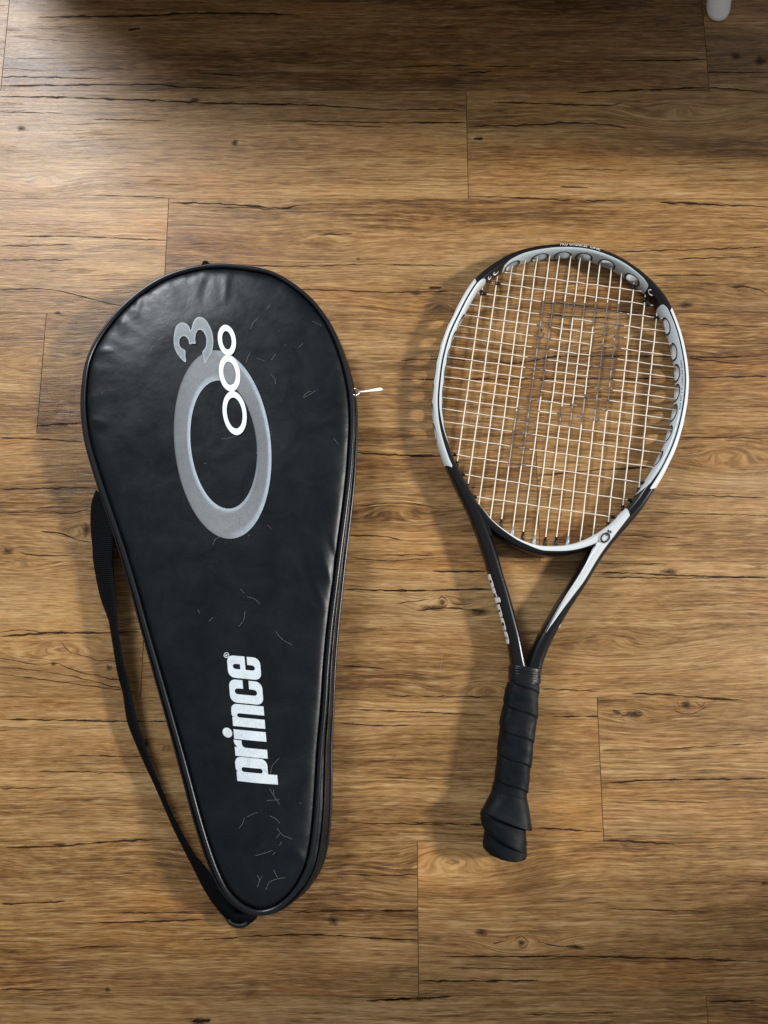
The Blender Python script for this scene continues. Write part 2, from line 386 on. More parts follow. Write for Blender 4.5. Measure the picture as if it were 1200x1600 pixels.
# printed checks, shakes and knots of the boards (flat print): (points in photo pixels, width in pixels)
CR = [
 ([(0,120),(80,121),(160,123.5)],1.3), ([(0,134),(100,133),(240,132.5),(280,136),(350,138),(392,135)],2.2),
 ([(0,151),(75,151.5),(150,154),(240,157),(325,161),(425,163),(470,163),(600,171.5)],2.4),
 ([(0,175),(100,177)],1.3), ([(145,186),(260,189)],1.4), ([(415,189),(530,190),(600,192)],1.8), ([(480,194),(600,199)],1.3),
 ([(60,27),(125,26),(220,25),(300,21),(400,21.5),(470,24)],3.2), ([(200,46),(220,45)],3), ([(330,116),(378,118)],2.4),
 ([(145,305),(260,308)],1.4), ([(264,316.5),(320,317.5),(380,321),(440,325.5),(470,320)],2.8), ([(350,324),(430,327)],1.6),
 ([(25,370),(100,369),(200,373),(261,375.5)],1.7), ([(0,385),(115,382)],1.3), ([(495,367),(552,365)],1.8),
 ([(600,106),(665,104),(740,102)],1.5), ([(730,114),(770,112)],2.5), ([(760,104),(830,104)],2.5), ([(970,95),(1050,94.5),(1102,93)],2.2),
 ([(900,145),(970,142),(1050,139),(1103,136)],2.6), ([(1105,137),(1150,140),(1200,145)],2.2), ([(1105,113),(1200,114)],1.6),
 ([(600,171.5),(728,171.5)],1.8), ([(600,192),(728,191.5)],2.6), ([(730,197.5),(800,196),(850,195),(880,191.5),(950,195),(980,201)],2.6),
 ([(770,160),(880,163),(950,165),(975,159)],2.0), ([(740,217),(755,217)],3), ([(730,306.5),(800,308.5),(880,312.5),(970,314)],2.2),
 ([(1030,316),(1100,319),(1200,323)],2.8), ([(875,291),(920,294)],1.8), ([(960,394),(1080,390),(1200,386)],1.8), ([(870,264),(980,266)],1.2),
 ([(600,923.5),(690,922),(770,920)],2.6), ([(537,920.5),(600,922),(680,923)],2.6), ([(920,901),(1060,903),(1200,902)],1.8),
 ([(650,954),(700,950),(760,955)],2.2), ([(600,1087.5),(700,1088),(790,1089)],1.6), ([(985,1083),(1050,1086),(1130,1093),(1162,1094)],2.6),
 ([(940,1224),(1030,1218.5),(1200,1216.5)],2.6), ([(940,1172),(1000,1172)],1.6), ([(1020,1172),(1195,1160)],1.3),
 ([(632,1284),(750,1289),(820,1292.5),(940,1299)],2.8), ([(942,1313.5),(980,1314),(1055,1319)],2.6), ([(600,1423.5),(652,1423.5)],2.6),
 ([(688,1495),(800,1494),(950,1495),(1100,1499),(1200,1502.5)],2.6), ([(654,1532.5),(765,1532.5),(842,1531.5)],2.8),
 ([(600,1561.5),(655,1560),(707,1556.5)],3.2), ([(1105,1565),(1180,1563)],3.2), ([(600,1467),(652,1468)],1.6), ([(700,1512),(850,1515)],1.4),
 ([(9,1324),(93,1322),(175,1315),(252,1311)],2.6), ([(0,1412),(60,1410.5),(102,1408)],2.2), ([(175,1426),(350,1426.5)],1.6),
 ([(117,1442.5),(220,1440),(327,1436.5)],2.2), ([(455,1426),(560,1422),(648,1423)],2.2), ([(315,1468),(467,1460),(560,1464),(650,1468.5)],2.4),
 ([(0,1545),(100,1547)],1.8), ([(572,1563.5),(648,1560)],3.4), ([(548,1286),(630,1287),(700,1289)],2.0),
 ([(0,453),(57,451),(100,456),(150,469),(200,480)],1.4), ([(0,684),(63,686),(128,690.5)],2.4), ([(55,665.5),(86,663),(128,661)],2.2),
 ([(0,764),(72,763),(146,761)],1.8), ([(0,800),(80,800),(110,802),(138,795)],1.3), ([(63,829.5),(95,834),(124,844),(141,847)],2.4),
 ([(28,860),(49,867),(115,868)],1.6), ([(0,994),(60,990),(100,988.5),(170,988.5),(217,987)],2.8), ([(0,988),(30,984),(70,988)],1.3),
 ([(0,1124),(90,1125),(200,1127),(262,1127)],2.6), ([(0,1028),(60,1038),(90,1036),(120,1049),(190,1063),(218,1066)],1.6),
 ([(0,1042),(90,1052),(200,1078)],1.4), ([(0,1053),(100,1066),(215,1082)],1.3), ([(95,1003),(110,1018),(150,1030),(185,1034)],1.3),
 ([(640,713),(700,712.5)],2.6), ([(555,707),(600,710),(640,711.5),(680,710.5)],2.4), ([(840,743),(940,734),(992,731),(1030,728)],2.6),
 ([(600,592.5),(700,592.5),(860,592),(1076,591)],2.0), ([(690,560),(780,566),(812,567),(846,561),(870,557),(940,556.5),(1060,557)],2.2),
 ([(845,472),(900,477),(960,485),(1010,492),(1060,492)],2.0), ([(850,488),(880,494),(960,497)],1.6), ([(625,563),(690,560)],2.0),
 ([(1076,557.5),(1120,558),(1160,557)],2.0), ([(1076,590),(1200,588)],2.6), ([(1076,560),(1155,568)],1.4), ([(1060,683),(1200,685)],1.6),
 ([(925,894.5),(1000,896),(1060,899),(1200,903)],2.4), ([(937,880),(1043,881.5)],2.0), ([(600,457),(700,455)],1.8), ([(670,450),(690,449)],2.5),
 ([(600,413),(720,416)],1.4), ([(545,836),(600,838),(630,845)],1.8), ([(600,866),(680,868)],1.4), ([(675,892),(760,893)],2.8),
 ([(560,790),(640,786),(690,797)],1.6), ([(545,870),(600,876),(680,872)],1.3), ([(720,830),(740,829)],1.2), ([(733,762),(772,761)],2.0),
 ([(1020,430),(1120,430)],1.8), ([(1050,405),(1200,400)],1.3), ([(1140,448),(1170,449),(1200,459)],2.2), ([(1065,505),(1110,508),(1200,510)],1.3),
 ([(200,476),(240,478)],1.6), ([(470,452),(560,455),(600,457)],1.8), ([(380,414),(470,416),(600,412)],1.3), ([(0,406),(115,406)],1.3),
 ([(1030,772),(1200,778)],1.4), ([(1000,800),(1200,806)],1.3), ([(960,836),(1060,840)],1.6), ([(945,1420),(1100,1424)],1.3), ([(1000,1250),(1120,1255)],1.3),
 ([(860,1120),(935,1119)],2.0), ([(845,1076),(935,1080)],1.6), ([(600,1215),(740,1218)],1.3), ([(545,1108),(640,1112),(760,1117)],1.8),
 ([(535,1040),(600,1044)],1.6), ([(530,1130),(600,1134),(640,1133)],1.8), ([(525,1365),(600,1368),(652,1366)],1.6), ([(120,1480),(200,1478)],1.4),
 ([(820,1585),(960,1582)],1.6), ([(300,1595),(330,1594)],6), ([(683,942),(686,935),(692,931),(697,936),(700,943),(694,948),(686,946)],1.8), ([(803,1472),(808,1464),(815,1462),(822,1467),(826,1474),(818,1481),(809,1478)],1.8),
 ([(1052,1108),(1060,1113),(1075,1116),(1092,1111),(1104,1104)],1.3), ([(1058,1096),(1062,1104)],1.4), ([(1086,1096),(1096,1103),(1102,1097)],1.4), ([(957,1110),(966,1112),(973,1118),(982,1116)],1.5), ([(979,1117),(986,1113),(1000,1113),(1003,1117),(992,1120)],1.6),
 ([(702,941),(716,944),(735,943)],1.2), ([(620,943),(650,939),(672,936)],1.2), ([(770,1474),(790,1470)],1.5), ([(838,1470),(870,1478),(905,1478)],1.4), ([(895,1472),(903,1482),(915,1484)],1.4), ([(120,1180),(240,1183)],1.4), ([(60,1205),(235,1207)],1.6), ([(0,1232),(90,1231)],1.3)]
KN = [(305,156,7,2.6),(33,201,6,3.4),(367,223,4.5,4.5),(1150,88,7,4),(1188,95,8,6),(691,941,4,4),(750,956,14,5),(676,950,16,4),(1072,1101,7,6),(990,1116,13,4.5),
      (965,1114,8,2.5),(752,1457,9,5),(815,1473,5,4),(900,1480,10,3),(655,1560,9,3.5),(95,1320,8,3),(97,663,9,2.6),(90,489,5,2.2),(135,828,6,9),(12,861,9,4),
      (170,1043,4,4),(84,1037,4,3),(1046,893,12,4),(1072,476,11,3.5),(521,1438,7,7),(309,1596,12,5),(650,457,8,3),(675,450,6,2.5),(168,1546,4,3),(560,405,2.5,2),(845,516,3,2),(228,1162,4,5),(1195,1380,5,3)]
def mark_geo(items):
    V, Fc, UV = [], [], []
    for kind, data in items:
        if kind == 'c':
            pts, wd = data
            n = max(8, int(abs(pts[-1][0] - pts[0][0]) / 4))
            P = resample([(*p, 0) for p in pts], n)
            b0 = len(V)
            ph = random.uniform(0, 50)
            for i, p in enumerate(P):
                t = i / (n - 1)
                tp = min(1, t / 0.12, (1 - t) / 0.12) ** 0.7
                nz = mnoise.noise(Vector((p[0] * 0.05, ph, 0))); jz = mnoise.noise(Vector((p[0] * 0.09, ph + 9, 0)))
                half = wd * 0.62 * (0.18 + 0.82 * tp) * (1.0 + 1.1 * nz)
                y = p[1] + jz * 1.5 * tp
                for s in (-1, 1):
                    q = at(p[0], y + s * half); V.append((q[0], q[1], 0.00028)); UV.append((t, s))
            for i in range(n - 1):
                a = b0 + 2 * i; Fc.append((a, a + 1, a + 3, a + 2))
        else:
            px, py, rx, ry = data
            b0 = len(V); q = at(px, py); V.append((q[0], q[1], 0.00034)); UV.append((0, 0))
            n = 20; ph = random.uniform(0, 50)
            for i in range(n):
                a = 2 * math.pi * i / n
                k = 1.45 * (1 + 0.4 * mnoise.noise(Vector((math.cos(a) * 1.5 + ph, math.sin(a) * 1.5, 0))))
                q = at(px + rx * k * math.cos(a), py + ry * k * math.sin(a)); V.append((q[0], q[1], 0.00034)); UV.append((0, 1))
            for i in range(n): Fc.append((b0, b0 + 1 + (i + 1) % n, b0 + 1 + i))
    return V, Fc, UV
per = {}
for pts, wd in CR:
    m = pts[len(pts) // 2]; per.setdefault(None, []); q = at(*m); per.setdefault((q[0], q[1]), []).append(('c', (pts, wd)))
for kn in KN:
    q = at(kn[0], kn[1]); per.setdefault((q[0], q[1]), []).append(('k', kn))
byp = {}
for key, items in per.items():
    if key is None: continue
    x, y = key
    for (r, k), (p, x0, x1) in planks.items():
        if x0 <= x < x1 and Y0 - r * PW <= y < Y0 - (r - 1) * PW: byp.setdefault((r, k), []).extend(items); break
for key, items in byp.items():
    for kind, nm, mt in (('c', "grain_print", MARK), ('k', "knot_print", KNOT)):
        sel = [i for i in items if i[0] == kind]
        if sel:
            V, Fc, UV = mark_geo(sel); obj(nm, V, Fc, mt, planks[key][0], False, uvs=UV)

# ------------------------------------------------------------------ low furniture whose white leg shows at the top right
table = empty("low_furniture", (0.44, 0.82, 0))
tag(table, "low furniture on round white legs, one rounded leg foot showing in the top right corner", "furniture")
def lathe(prof, n=24):
    V, Fc = [], []
    for r, z in prof:
        for k in range(n):
            a = 2 * math.pi * k / n; V.append((r * math.cos(a), r * math.sin(a), z))
    Fc = grid_faces(len(prof), n, cv=True)
    Fc = [tuple(reversed(f)) for f in Fc]
    Fc.append(tuple(reversed(range(n)))); Fc.append(tuple(range((len(prof) - 1) * n, len(prof) * n)))
    return V, Fc
lf = at(1121, 22)
TZ = 0.12
for lx, ly in ((lf[0], lf[1]), (lf[0] - 0.88, lf[1] + 0.10), (lf[0], lf[1] + 0.86), (lf[0] - 0.88, lf[1] + 0.86)):
    V, Fc = lathe([(0.0105, 0.0), (0.0145, 0.002), (0.0158, 0.006), (0.0162, 0.03), (0.0172, 0.08), (0.0180, TZ)])
    sx, sy = -0.02 if lx > 0 else 0.02, (0.11 if ly < lf[1] + 0.3 else -0.11)
    V = [(a + lx + sx * c / TZ - table.location[0], b + ly + sy * c / TZ - table.location[1], c) for a, b, c in V]
    obj("leg", V, Fc, LEGW, table)
def box(x0, x1, y0, y1, z0, z1, r=0.012):
    bm = bmesh.new(); bmesh.ops.create_cube(bm, size=1)
    for v in bm.verts: v.co = Vector(((x0 + x1) / 2 + v.co.x * (x1 - x0), (y0 + y1) / 2 + v.co.y * (y1 - y0), (z0 + z1) / 2 + v.co.z * (z1 - z0)))
    bmesh.ops.bevel(bm, geom=bm.edges[:], offset=r, segments=3, affect='EDGES', profile=0.5)
    V = [tuple(v.co) for v in bm.verts]; Fc = [[v.index for v in f.verts] for f in bm.faces]; bm.free(); return V, Fc
tl = table.location  # unseen base and upper block, added above the leg to shade the far floor
V, Fc = box(-0.535 - tl[0], lf[0] + 0.06 - tl[0], lf[1] + 0.10 - tl[1], lf[1] + 0.90 - tl[1], TZ, TZ + 0.08, 0.03)
obj("base", V, Fc, DARKW, table)
V, Fc = box(-0.525 - tl[0], lf[0] + 0.05 - tl[0], lf[1] + 0.105 - tl[1], lf[1] + 0.89 - tl[1], TZ + 0.081, TZ + 0.27, 0.035)
obj("shade_block", V, Fc, DARKF, table)

# added out-of-view panels that cut the right-hand window light, leaving a gap
BLOCKER = plain("blocker_paint", (0.40, 0.37, 0.33), 0.7, nscale=90, nstr=0.15)
light_blocker = empty("light_blocker", (1.0, 0, 0)); light_blocker['kind'] = 'structure'
for y0, y1 in ((-1.29, -0.185), (0.565, 1.9)):
    V, Fc = box(0.0, 0.10, y0, y1, 0.0, 2.3, 0.004); obj("blocker_section", V, Fc, BLOCKER, light_blocker, False)

# ------------------------------------------------------------------ racket bag
bag = empty("racket_bag", tuple(at(360, 900)))
tag(bag, "black leatherette tennis racket cover with silver lettering, lying left of the racket", "racket bag")
BL = np.array(bag.location)
ZP = 0.036
# piping line of the front panel (photo pixels) and how far the gusset bulges past it (mm)
Apx = [(350,415,5),(390,419,5),(423,426,5),(454,443,4),(484,467,4),(508,497,4),(524,527,4),(536,560,4),(544,590,4),(549,620,4),(551,661,3.5),(549,702,3.5),(546,744,4),
       (540,795,4.5),(533,848,5),(525,912,5.5),(517,975,6.5),(511,1040,7),(507,1104,8),(501,1170,9.5),(497.5,1230,12),(493.5,1285,13.5),(487,1334,14),(477,1367,13),(457,1399,10),(430,1421,7),
       (404,1427,6),(384,1421,8),(361,1403,9),(346,1380,10),(329,1338,11),(311,1280,12),(291,1205,12),(270,1130,11.5),(248,1053,11),(227,980,10.5),(206,905,10),(189,850,9.5),(172,800,9),(157,756,8.5),
       (144,715,8),(135,680,7.5),(130.5,640,7.5),(131,605,7),(136,568,7),(147,540,7),(163,514,6),(184,488,6),(204,469,6),(228,450,5),(258,433,5),(290,422,5),(320,416,5)]
A = np.array([[*at(x, y, ZP)[:2], o] for x, y, o in Apx])
NA = 420
A = resample(A, NA, True, dims=2); A = smooth_path(A, 6, True)
def normals2(P):
    T = np.roll(P, -1, 0) - np.roll(P, 1, 0); T /= np.linalg.norm(T, axis=1)[:, None]
    return np.stack([-T[:, 1], T[:, 0]], 1)
An = normals2(A[:, :2])
cen = A[:, :2].mean(0)
if np.mean(np.sum((A[:, :2] - cen) * An, 1)) < 0: An = -An
E = A[:, :2] - An * 0.0022                                     # edge of the front panel, inside the piping
sarc = np.concatenate([[0], np.cumsum(np.linalg.norm(np.diff(E, axis=0), axis=1))])
PP = at(180, 540)[:2]
CREASE = [(at(*a, 0.04)[:2], at(*b, 0.04)[:2], d, w_) for a, b, d, w_ in (
    ((496, 848), (519, 912), .0013, .0035), ((510, 838), (526, 885), -.0012, .003), ((488, 905), (507, 948), .0010, .003), ((474, 880), (492, 935), -.0008, .004),
    ((392, 1341), (440, 1322), .0012, .003), ((396, 1350), (446, 1334), -.0010, .004), ((462, 1328), (478, 1350), .0011, .003), ((425, 1372), (455, 1362), .0008, .003),
    ((212, 446), (216, 492), .0009, .0022), ((228, 446), (226, 480), -.0008, .003), ((190, 478), (192, 520), .0008, .003), ((355, 425), (352, 470), .0008, .004),
    ((325, 428), (318, 470), -.0007, .005), ((137, 655), (170, 662), .0010, .003), ((138, 668), (165, 680), -.0008, .003), ((150, 545), (175, 548), .0009, .003),
    ((440, 700), (455, 712), .0005, .003), ((450, 848), (462, 852), .0005, .003), ((240, 930), (290, 905), .0003, .002), ((330, 905), (350, 985), .0003, .002))]
def panel_z(XY):
    XY = np.atleast_2d(XY); out = np.zeros(len(XY))
    for i in range(0, len(XY), 4000):
        q = XY[i:i + 4000]
        d2 = ((q[:, None, :] - E[None]) ** 2).sum(-1); k = d2.argmin(1); d = np.sqrt(d2[np.arange(len(q)), k])
        s = sarc[k]
        z = 0.0330 + 0.0065 * (1 - np.exp(-d / 0.0055)) + 0.0050 * smoothstep(0, 0.075, d)
        ex, ey = E[k, 0], E[k, 1]
        # puckers square to the seam, strongest along the rounded top and upper left
        top = smoothstep(-0.02, 0.26, ey) * (0.35 + 0.65 * smoothstep(-0.12, -0.25, ex)) + 0.04
        pk = np.array([mnoise.noise(Vector((a * 62, b * 12, 3.3))) + 0.6 * mnoise.noise(Vector((a * 150, b * 20, 8.1))) for a, b in zip(s, d)])
        env = np.exp(-d / 0.017) * smoothstep(0, 0.004, d)
        z += 0.0013 * pk * env * top
        sl = np.array([mnoise.noise(Vector((a * 9, b * 5.5, 0.3))) + 0.35 * mnoise.noise(Vector((a * 24, b * 20, 5.3))) for a, b in q])
        z += 0.0012 * sl * smoothstep(0, 0.02, d)
        for (c0, c1, dep, wd) in CREASE:
            e = c1 - c0; t = np.clip(((q - c0) @ e) / (e @ e), 0, 1)
            dd = np.sqrt((((q - c0) - t[:, None] * e) ** 2).sum(-1))
            z += dep * np.exp(-(dd / wd) ** 2) * np.sin(np.pi * (0.12 + 0.76 * t))
        out[i:i + 4000] = z
    return out
# front panel: rings from the edge in to a spine
spA, spB = at(345, 545, ZP)[:2], at(412, 1372, ZP)[:2]
ax = spB - spA; L2 = ax @ ax
tt = np.clip(((E - spA) @ ax) / L2, 0, 1)
tt = smooth_path(tt[:, None], 12, True)[:, 0]
SPN = spA + tt[:, None] * ax
fr = np.concatenate([[0, .006, .014, .024, .036, .05, .07], np.linspace(.09, 1.0, 36)])
XY = np.concatenate([E * (1 - f) + SPN * f for f in fr])
Z = panel_z(XY)
V = np.column_stack([XY - BL[:2], Z])
obj("front_panel", V, [tuple(reversed(f)) for f in grid_faces(len(fr), NA, cv=True)], LEATHER, bag)
V, Fc = tube(np.column_stack([A[:, :2] - BL[:2], np.full(NA, ZP - 0.0006)]), 0.0027, 10, True)
obj("piping", V, Fc, PIPE, bag)
# gusset
prof = [(0.0, 0.0337), (0.18, 0.0333), (0.50, 0.0312), (0.82, 0.026), (1.0, 0.019), (0.98, 0.012), (0.86, 0.006), (0.70, 0.0025), (0.40, 0.0010)]
rows = []
wr = np.array([mnoise.noise(Vector((s * 16, 1.7, 0))) for s in sarc]); wr2 = np.array([mnoise.noise(Vector((s * 45, 5.7, 0))) for s in sarc])
ends = smoothstep(0.0, 0.03, np.arange(NA) / NA) * smoothstep(1.0, 0.97, np.arange(NA) / NA)
for kf, z in prof:
    o = A[:, 2] / 1000 * kf + kf * 0.0011 * (wr + 0.6 * wr2) * ends
    rows.append(np.column_stack([A[:, :2] + An * (o[:, None] - 0.001) - BL[:2], np.full(NA, z) + 0.0010 * wr2 * ends * (0.3 < kf)]))
obj("side_wall", np.concatenate(rows), grid_faces(len(prof), NA, cv=True), LEATHER, bag)
rows = [np.column_stack([A[:, :2] * 1.0 - BL[:2] - An * s_, np.full(NA, 0.0012)]) for s_ in (0.001,)]
obj("back_panel", rows[0], [tuple(range(NA))], LEATHER, bag, False)
zo = A[:, 2] / 1000
V, Fc = tube(np.column_stack([A[:, :2] + An * (zo * 0.55)[:, None] - BL[:2], 0.0310 + 0.0008 * wr2 * ends]), 0.0013, 6, True)
obj("zipper_tape", V, Fc, PIPE, bag)
V, Fc = tube(np.column_stack([A[:, :2] + An * (zo * 0.92)[:, None] - BL[:2], np.full(NA, 0.0085)]), 0.0022, 8, True)
obj("lower_piping", V, Fc, PIPE, bag)

def local(P, root): return np.asarray(P, float) - np.array(root.location)
# hanging tab at the top
def slab_from_px(pts, z0, z1):
    P0 = [at(x, y, z1) for x, y in pts]; n = len(P0)
    V = [(p[0], p[1], z1) for p in P0] + [(p[0], p[1], z0) for p in P0]
    Fc = [tuple(range(n)), tuple(reversed(range(n, 2 * n)))] + [(i, n + i, n + (i + 1) % n, (i + 1) % n) for i in range(n)]
    return V, Fc
V, Fc = slab_from_px([(313, 416), (317, 409), (320, 406.5), (324, 408), (331, 415), (331, 419), (313, 420)], 0.026, 0.034)
obj("hanging_tab", local(V, bag), Fc, WEB, bag, False, uvs=np.array(V)[:, :2])
# zipper pull
P = [at(*p, 0.032) for p in ((553.5, 607), (558, 608.5), (560.5, 612.5), (559.5, 617), (556, 619), (553, 617))]
V, Fc = tube(local(P, bag), 0.0011, 8); obj("zipper_slider", V, Fc, STEEL, bag)
pl = [(560, 612.6, .7), (565, 612.1, 1.2), (572, 611.3, 1.7), (580, 610.2, 2.2), (588, 609.0, 3.0), (593, 608.2, 3.3), (596, 608.0, 2.4), (598, 608.2, 1.0)]
V = []
for z in (0.0330, 0.0316):
    for s in (-1, 1):
        V += [at(x, y + s * h * 0.78, z - (x - 560) * 0.0003) for x, y, h in pl]
n = len(pl); Fc = []
for i in range(n - 1):
    Fc += [(n + i, n + i + 1, i + 1, i), (2 * n + i, 2 * n + i + 1, 3 * n + i + 1, 3 * n + i), (i, i + 1, 2 * n + i + 1, 2 * n + i), (3 * n + i, 3 * n + i + 1, n + i + 1, n + i)]
Fc += [(0, 2 * n, 3 * n, n), (n - 1, 2 * n - 1, 4 * n - 1, 3 * n - 1)]
obj("zipper_pull", local(V, bag), Fc, TAG, bag)

# shoulder strap: a webbing band that twists on its edge
Ls = [(150,766,.026),(145,780,.020),(142.5,795,.014),(142,821,.009),(145,855,.007),(146.7,880,.007),(157,932,.007),(169.6,967.5,.008),(175,996.7,.009),(184,1051,.009),(192.5,1084,.009),(199,1126,.008),(211.7,1160,.007),(228,1196.7,.006),(245,1231.7,.006),(263,1271.7,.006),(278,1306.7,.005),(300,1351,.004),(321,1392.5,.004),(341.7,1421.7,.004),(360,1441,.004)]
RZ = 0.86
Rs = [(163,772,.033),(168,786,.033),(173,803,.033),(177,826,.033),(176.5,855,.032),(176,880,.031),(180,932,.030),(184,984,.029),(187.5,1005,.028),(193.5,1040,.026),(201.5,1070,.022),(213,1124,.021),(226,1163,.021),(235,1191.7,.021),(249,1225,.020),(264,1262,.020),(278,1291,.021),(300,1330,.023),(322,1357,.024),(345,1385,.025),(372,1412,.023)]
nS = 160
LP = resample([at(*p) for p in Ls], nS); RP = resample([at(p[0], p[1], p[2] * RZ) for p in Rs], nS)
cols = 7; V = []; UVs = []
for side in (0, 1):
    for i in range(nS):
        a, b = LP[i], RP[i]; d = b - a
        t = (LP[min(i + 1, nS - 1)] - LP[max(i - 1, 0)]); nrm = np.cross(d, t); nrm /= np.linalg.norm(nrm) + 1e-9
        if nrm[2] < 0: nrm = -nrm
        for j in range(cols):
            f = j / (cols - 1)
            bow = math.sin(math.pi * f) * 0.0022
            V.append(a + d * f + nrm * (bow + (0.0007 if side == 0 else -0.0007)) - BL); UVs.append((i / nS, f * 0.1))
b = nS * cols
Fc = grid_faces(nS, cols) + [tuple(reversed(f)) for f in grid_faces(nS, cols, off=b)]
for i in range(nS - 1):
    for j in (0, cols - 1):
        q = (i * cols + j, (i + 1) * cols + j, b + (i + 1) * cols + j, b + i * cols + j); Fc.append(q if j else tuple(reversed(q)))
obj("shoulder_strap", V, Fc, WEB, bag, True, uvs=UVs)
V, Fc = slab_from_px([(340, 1417), (348, 1404), (360, 1410), (385, 1425), (402, 1433), (398, 1440), (389, 1444), (379, 1450), (370, 1450.5), (361, 1444), (358, 1438), (350, 1431)], 0.004, 0.016)
bm = bmesh.new()
vs = [bm.verts.new(v) for v in V]; [bm.faces.new([vs[i] for i in f]) for f in Fc]
bmesh.ops.recalc_face_normals(bm, faces=bm.faces); bmesh.ops.bevel(bm, geom=bm.edges[:], offset=0.0016, segments=2, affect='EDGES')
V = [np.array(v.co) for v in bm.verts]; bm.verts.index_update(); Fc = [[v.index for v in f.verts] for f in bm.faces]; bm.free()
obj("strap_anchor", local(V, bag), Fc, WEB, bag, True, uvs=np.array(V)[:, :2] * 4)
P = resample([at(*p) for p in ((357, 1436, .012), (361, 1442, .014), (370, 1446, .015), (380, 1446, .015), (388, 1441, .014))], 14)
V, Fc = tube(local(P, bag), 0.0026, 8); obj("strap_buckle", V, Fc, RUBBER, bag)

# ---- printed marks of the front panel, laid on the leather
def fill(loops, maxlen=0.0045):
    """even-odd filled outline (2-D world loops) -> finely divided vertices, faces"""
    cu = bpy.data.curves.new("tmp", 'CURVE'); cu.dimensions = '2D'; cu.fill_mode = 'BOTH'
    for lp in loops:
        sp = cu.splines.new('POLY'); sp.points.add(len(lp) - 1); sp.use_cyclic_u = True
        for p, q in zip(sp.points, lp): p.co = (q[0], q[1], 0, 1)
    o = bpy.data.objects.new("tmp", cu); me = o.to_mesh()
    bm = bmesh.new(); bm.from_mesh(me); o.to_mesh_clear(); bpy.data.objects.remove(o); bpy.data.curves.remove(cu)
    for _ in range(4):
        es = [e for e in bm.edges if e.calc_length() > maxlen]
        if not es: break
        bmesh.ops.subdivide_edges(bm, edges=es, cuts=1)
        bmesh.ops.triangulate(bm, faces=[f for f in bm.faces if len(f.verts) > 4])
    for f in bm.faces:
        f.normal_update()
        if f.normal.z < 0: f.normal_flip()
    bm.verts.index_update()
    V = np.array([v.co[:] for v in bm.verts]); Fc = [[v.index for v in f.verts] for f in bm.faces]; bm.free()
    return V, Fc
def lay(name, V, Fc, ink, lift=0.0006, mat=None):
    z = panel_z(V[:, :2]) + lift
    W = np.column_stack([V[:, :2], z])
    ink = np.asarray(ink, float)
    if ink.ndim == 1: ink = np.tile(np.append(ink, 1.0), (len(V), 1))
    return obj(name, local(W, bag), Fc, mat or PRINT, bag, True, attrs={'ink': ink})
ZL = 0.0440
def arc(cx, cy, r, a0, a1, n=7):
    return [(cx + r * math.cos(math.radians(a0 + (a1 - a0) * i / (n - 1))), cy + r * math.sin(math.radians(a0 + (a1 - a0) * i / (n - 1)))) for i in range(n)]
def rrect(x0, x1, y0, y1, r):
    """corner radii r = (x0y0, x1y0, x1y1, x0y1)"""
    out = []
    for (cx, cy, a), q in zip(((x0, y0, 180), (x1, y0, 270), (x1, y1, 0), (x0, y1, 90)), r):
        sx, sy = (1 if cx == x0 else -1), (1 if cy == y0 else -1)
        out += arc(cx + sx * q, cy + sy * q, q, a, a + 90) if q > 0 else [(cx, cy)]
    return out
# heavy condensed lower case, units: one zoomed pixel; a runs along the word, b up from the baseline
LET = [
 [[(0, -60), (72, -60), (72, 8)] + arc(135, 58, 50, -90, 0) + arc(137, 203, 48, 0, 90) + arc(98, 225, 26, 90, 150, 4) + [(72, 236), (72, 246), (0, 246)],
  rrect(74, 110, 46, 206, (18, 18, 18, 18))],
 [[(190, 0), (257, 0), (257, 150)] + arc(285, 160, 28, 180, 90, 5) + [(310, 188), (310, 248)] + arc(300, 206, 42, 90, 145, 5) + [(257, 222), (257, 244), (190, 244)]],
 [[(317, 0), (389, 0), (389, 243), (317, 243)]],
 [arc(358, 291, 37, 0, 345, 24)],
 [[(414, 0), (482, 0), (482, 185)] + arc(498, 190, 15.5, 180, 0, 7) + [(513.5, 0), (582, 0)] + arc(537, 202, 45, 0, 90) + arc(505, 222, 25, 90, 150, 4) + [(482, 232), (482, 243), (414, 243)]],
 [rrect(592, 765, -2, 247, (50, 50, 50, 50))[:7] + arc(715, 48, 50, 270, 360) + [(765, 98), (701, 98), (701, 66)] + arc(678, 62, 22, 0, -180, 8) + arc(678, 186, 22, 180, 0, 8) + [(701, 143), (765, 143)] + arc(715, 197, 50, 0, 90) + arc(642, 197, 50, 90, 180)],
 [arc(828, 48, 50, 180, 270) + arc(895, 48, 50, 270, 360) + [(945, 97), (884, 97), (884, 62)] + arc(864, 60, 19, 0, -180, 8) + [(845, 60), (845, 113), (945, 113)] + arc(895, 197, 50, 0, 90) + arc(828, 197, 50, 90, 180),
  [(845, 152), (884, 152)] + arc(864.5, 188, 19, 0, 180, 8)]]
def word_px(a, b):
    return (330 + (441 - 0.082 * a - 0.995 * b) / 4.8, 1000 + (1080 - a - 0.095 * b) / 4.8)
SILV = (0.60, 0.67, 0.71)
Vall, Fall = [], []
for g in LET:
    loops = [[at(*word_px(a, b), ZL)[:2] for a, b in lp] for lp in g]
    V, Fc = fill(loops)
    lay("letter", V, Fc, SILV)
cR = at(354.3, 1023.6, ZL)
ring = lambda c, r0, r1, n=20: [[(c[0] + r * math.cos(2 * math.pi * i / n), c[1] + r * math.sin(2 * math.pi * i / n)) for i in range(n)] for r in (r0, r1)]
V, Fc = fill(ring(cR, 0.0029, 0.0022)); lay("registered_mark_ring", V, Fc, SILV)
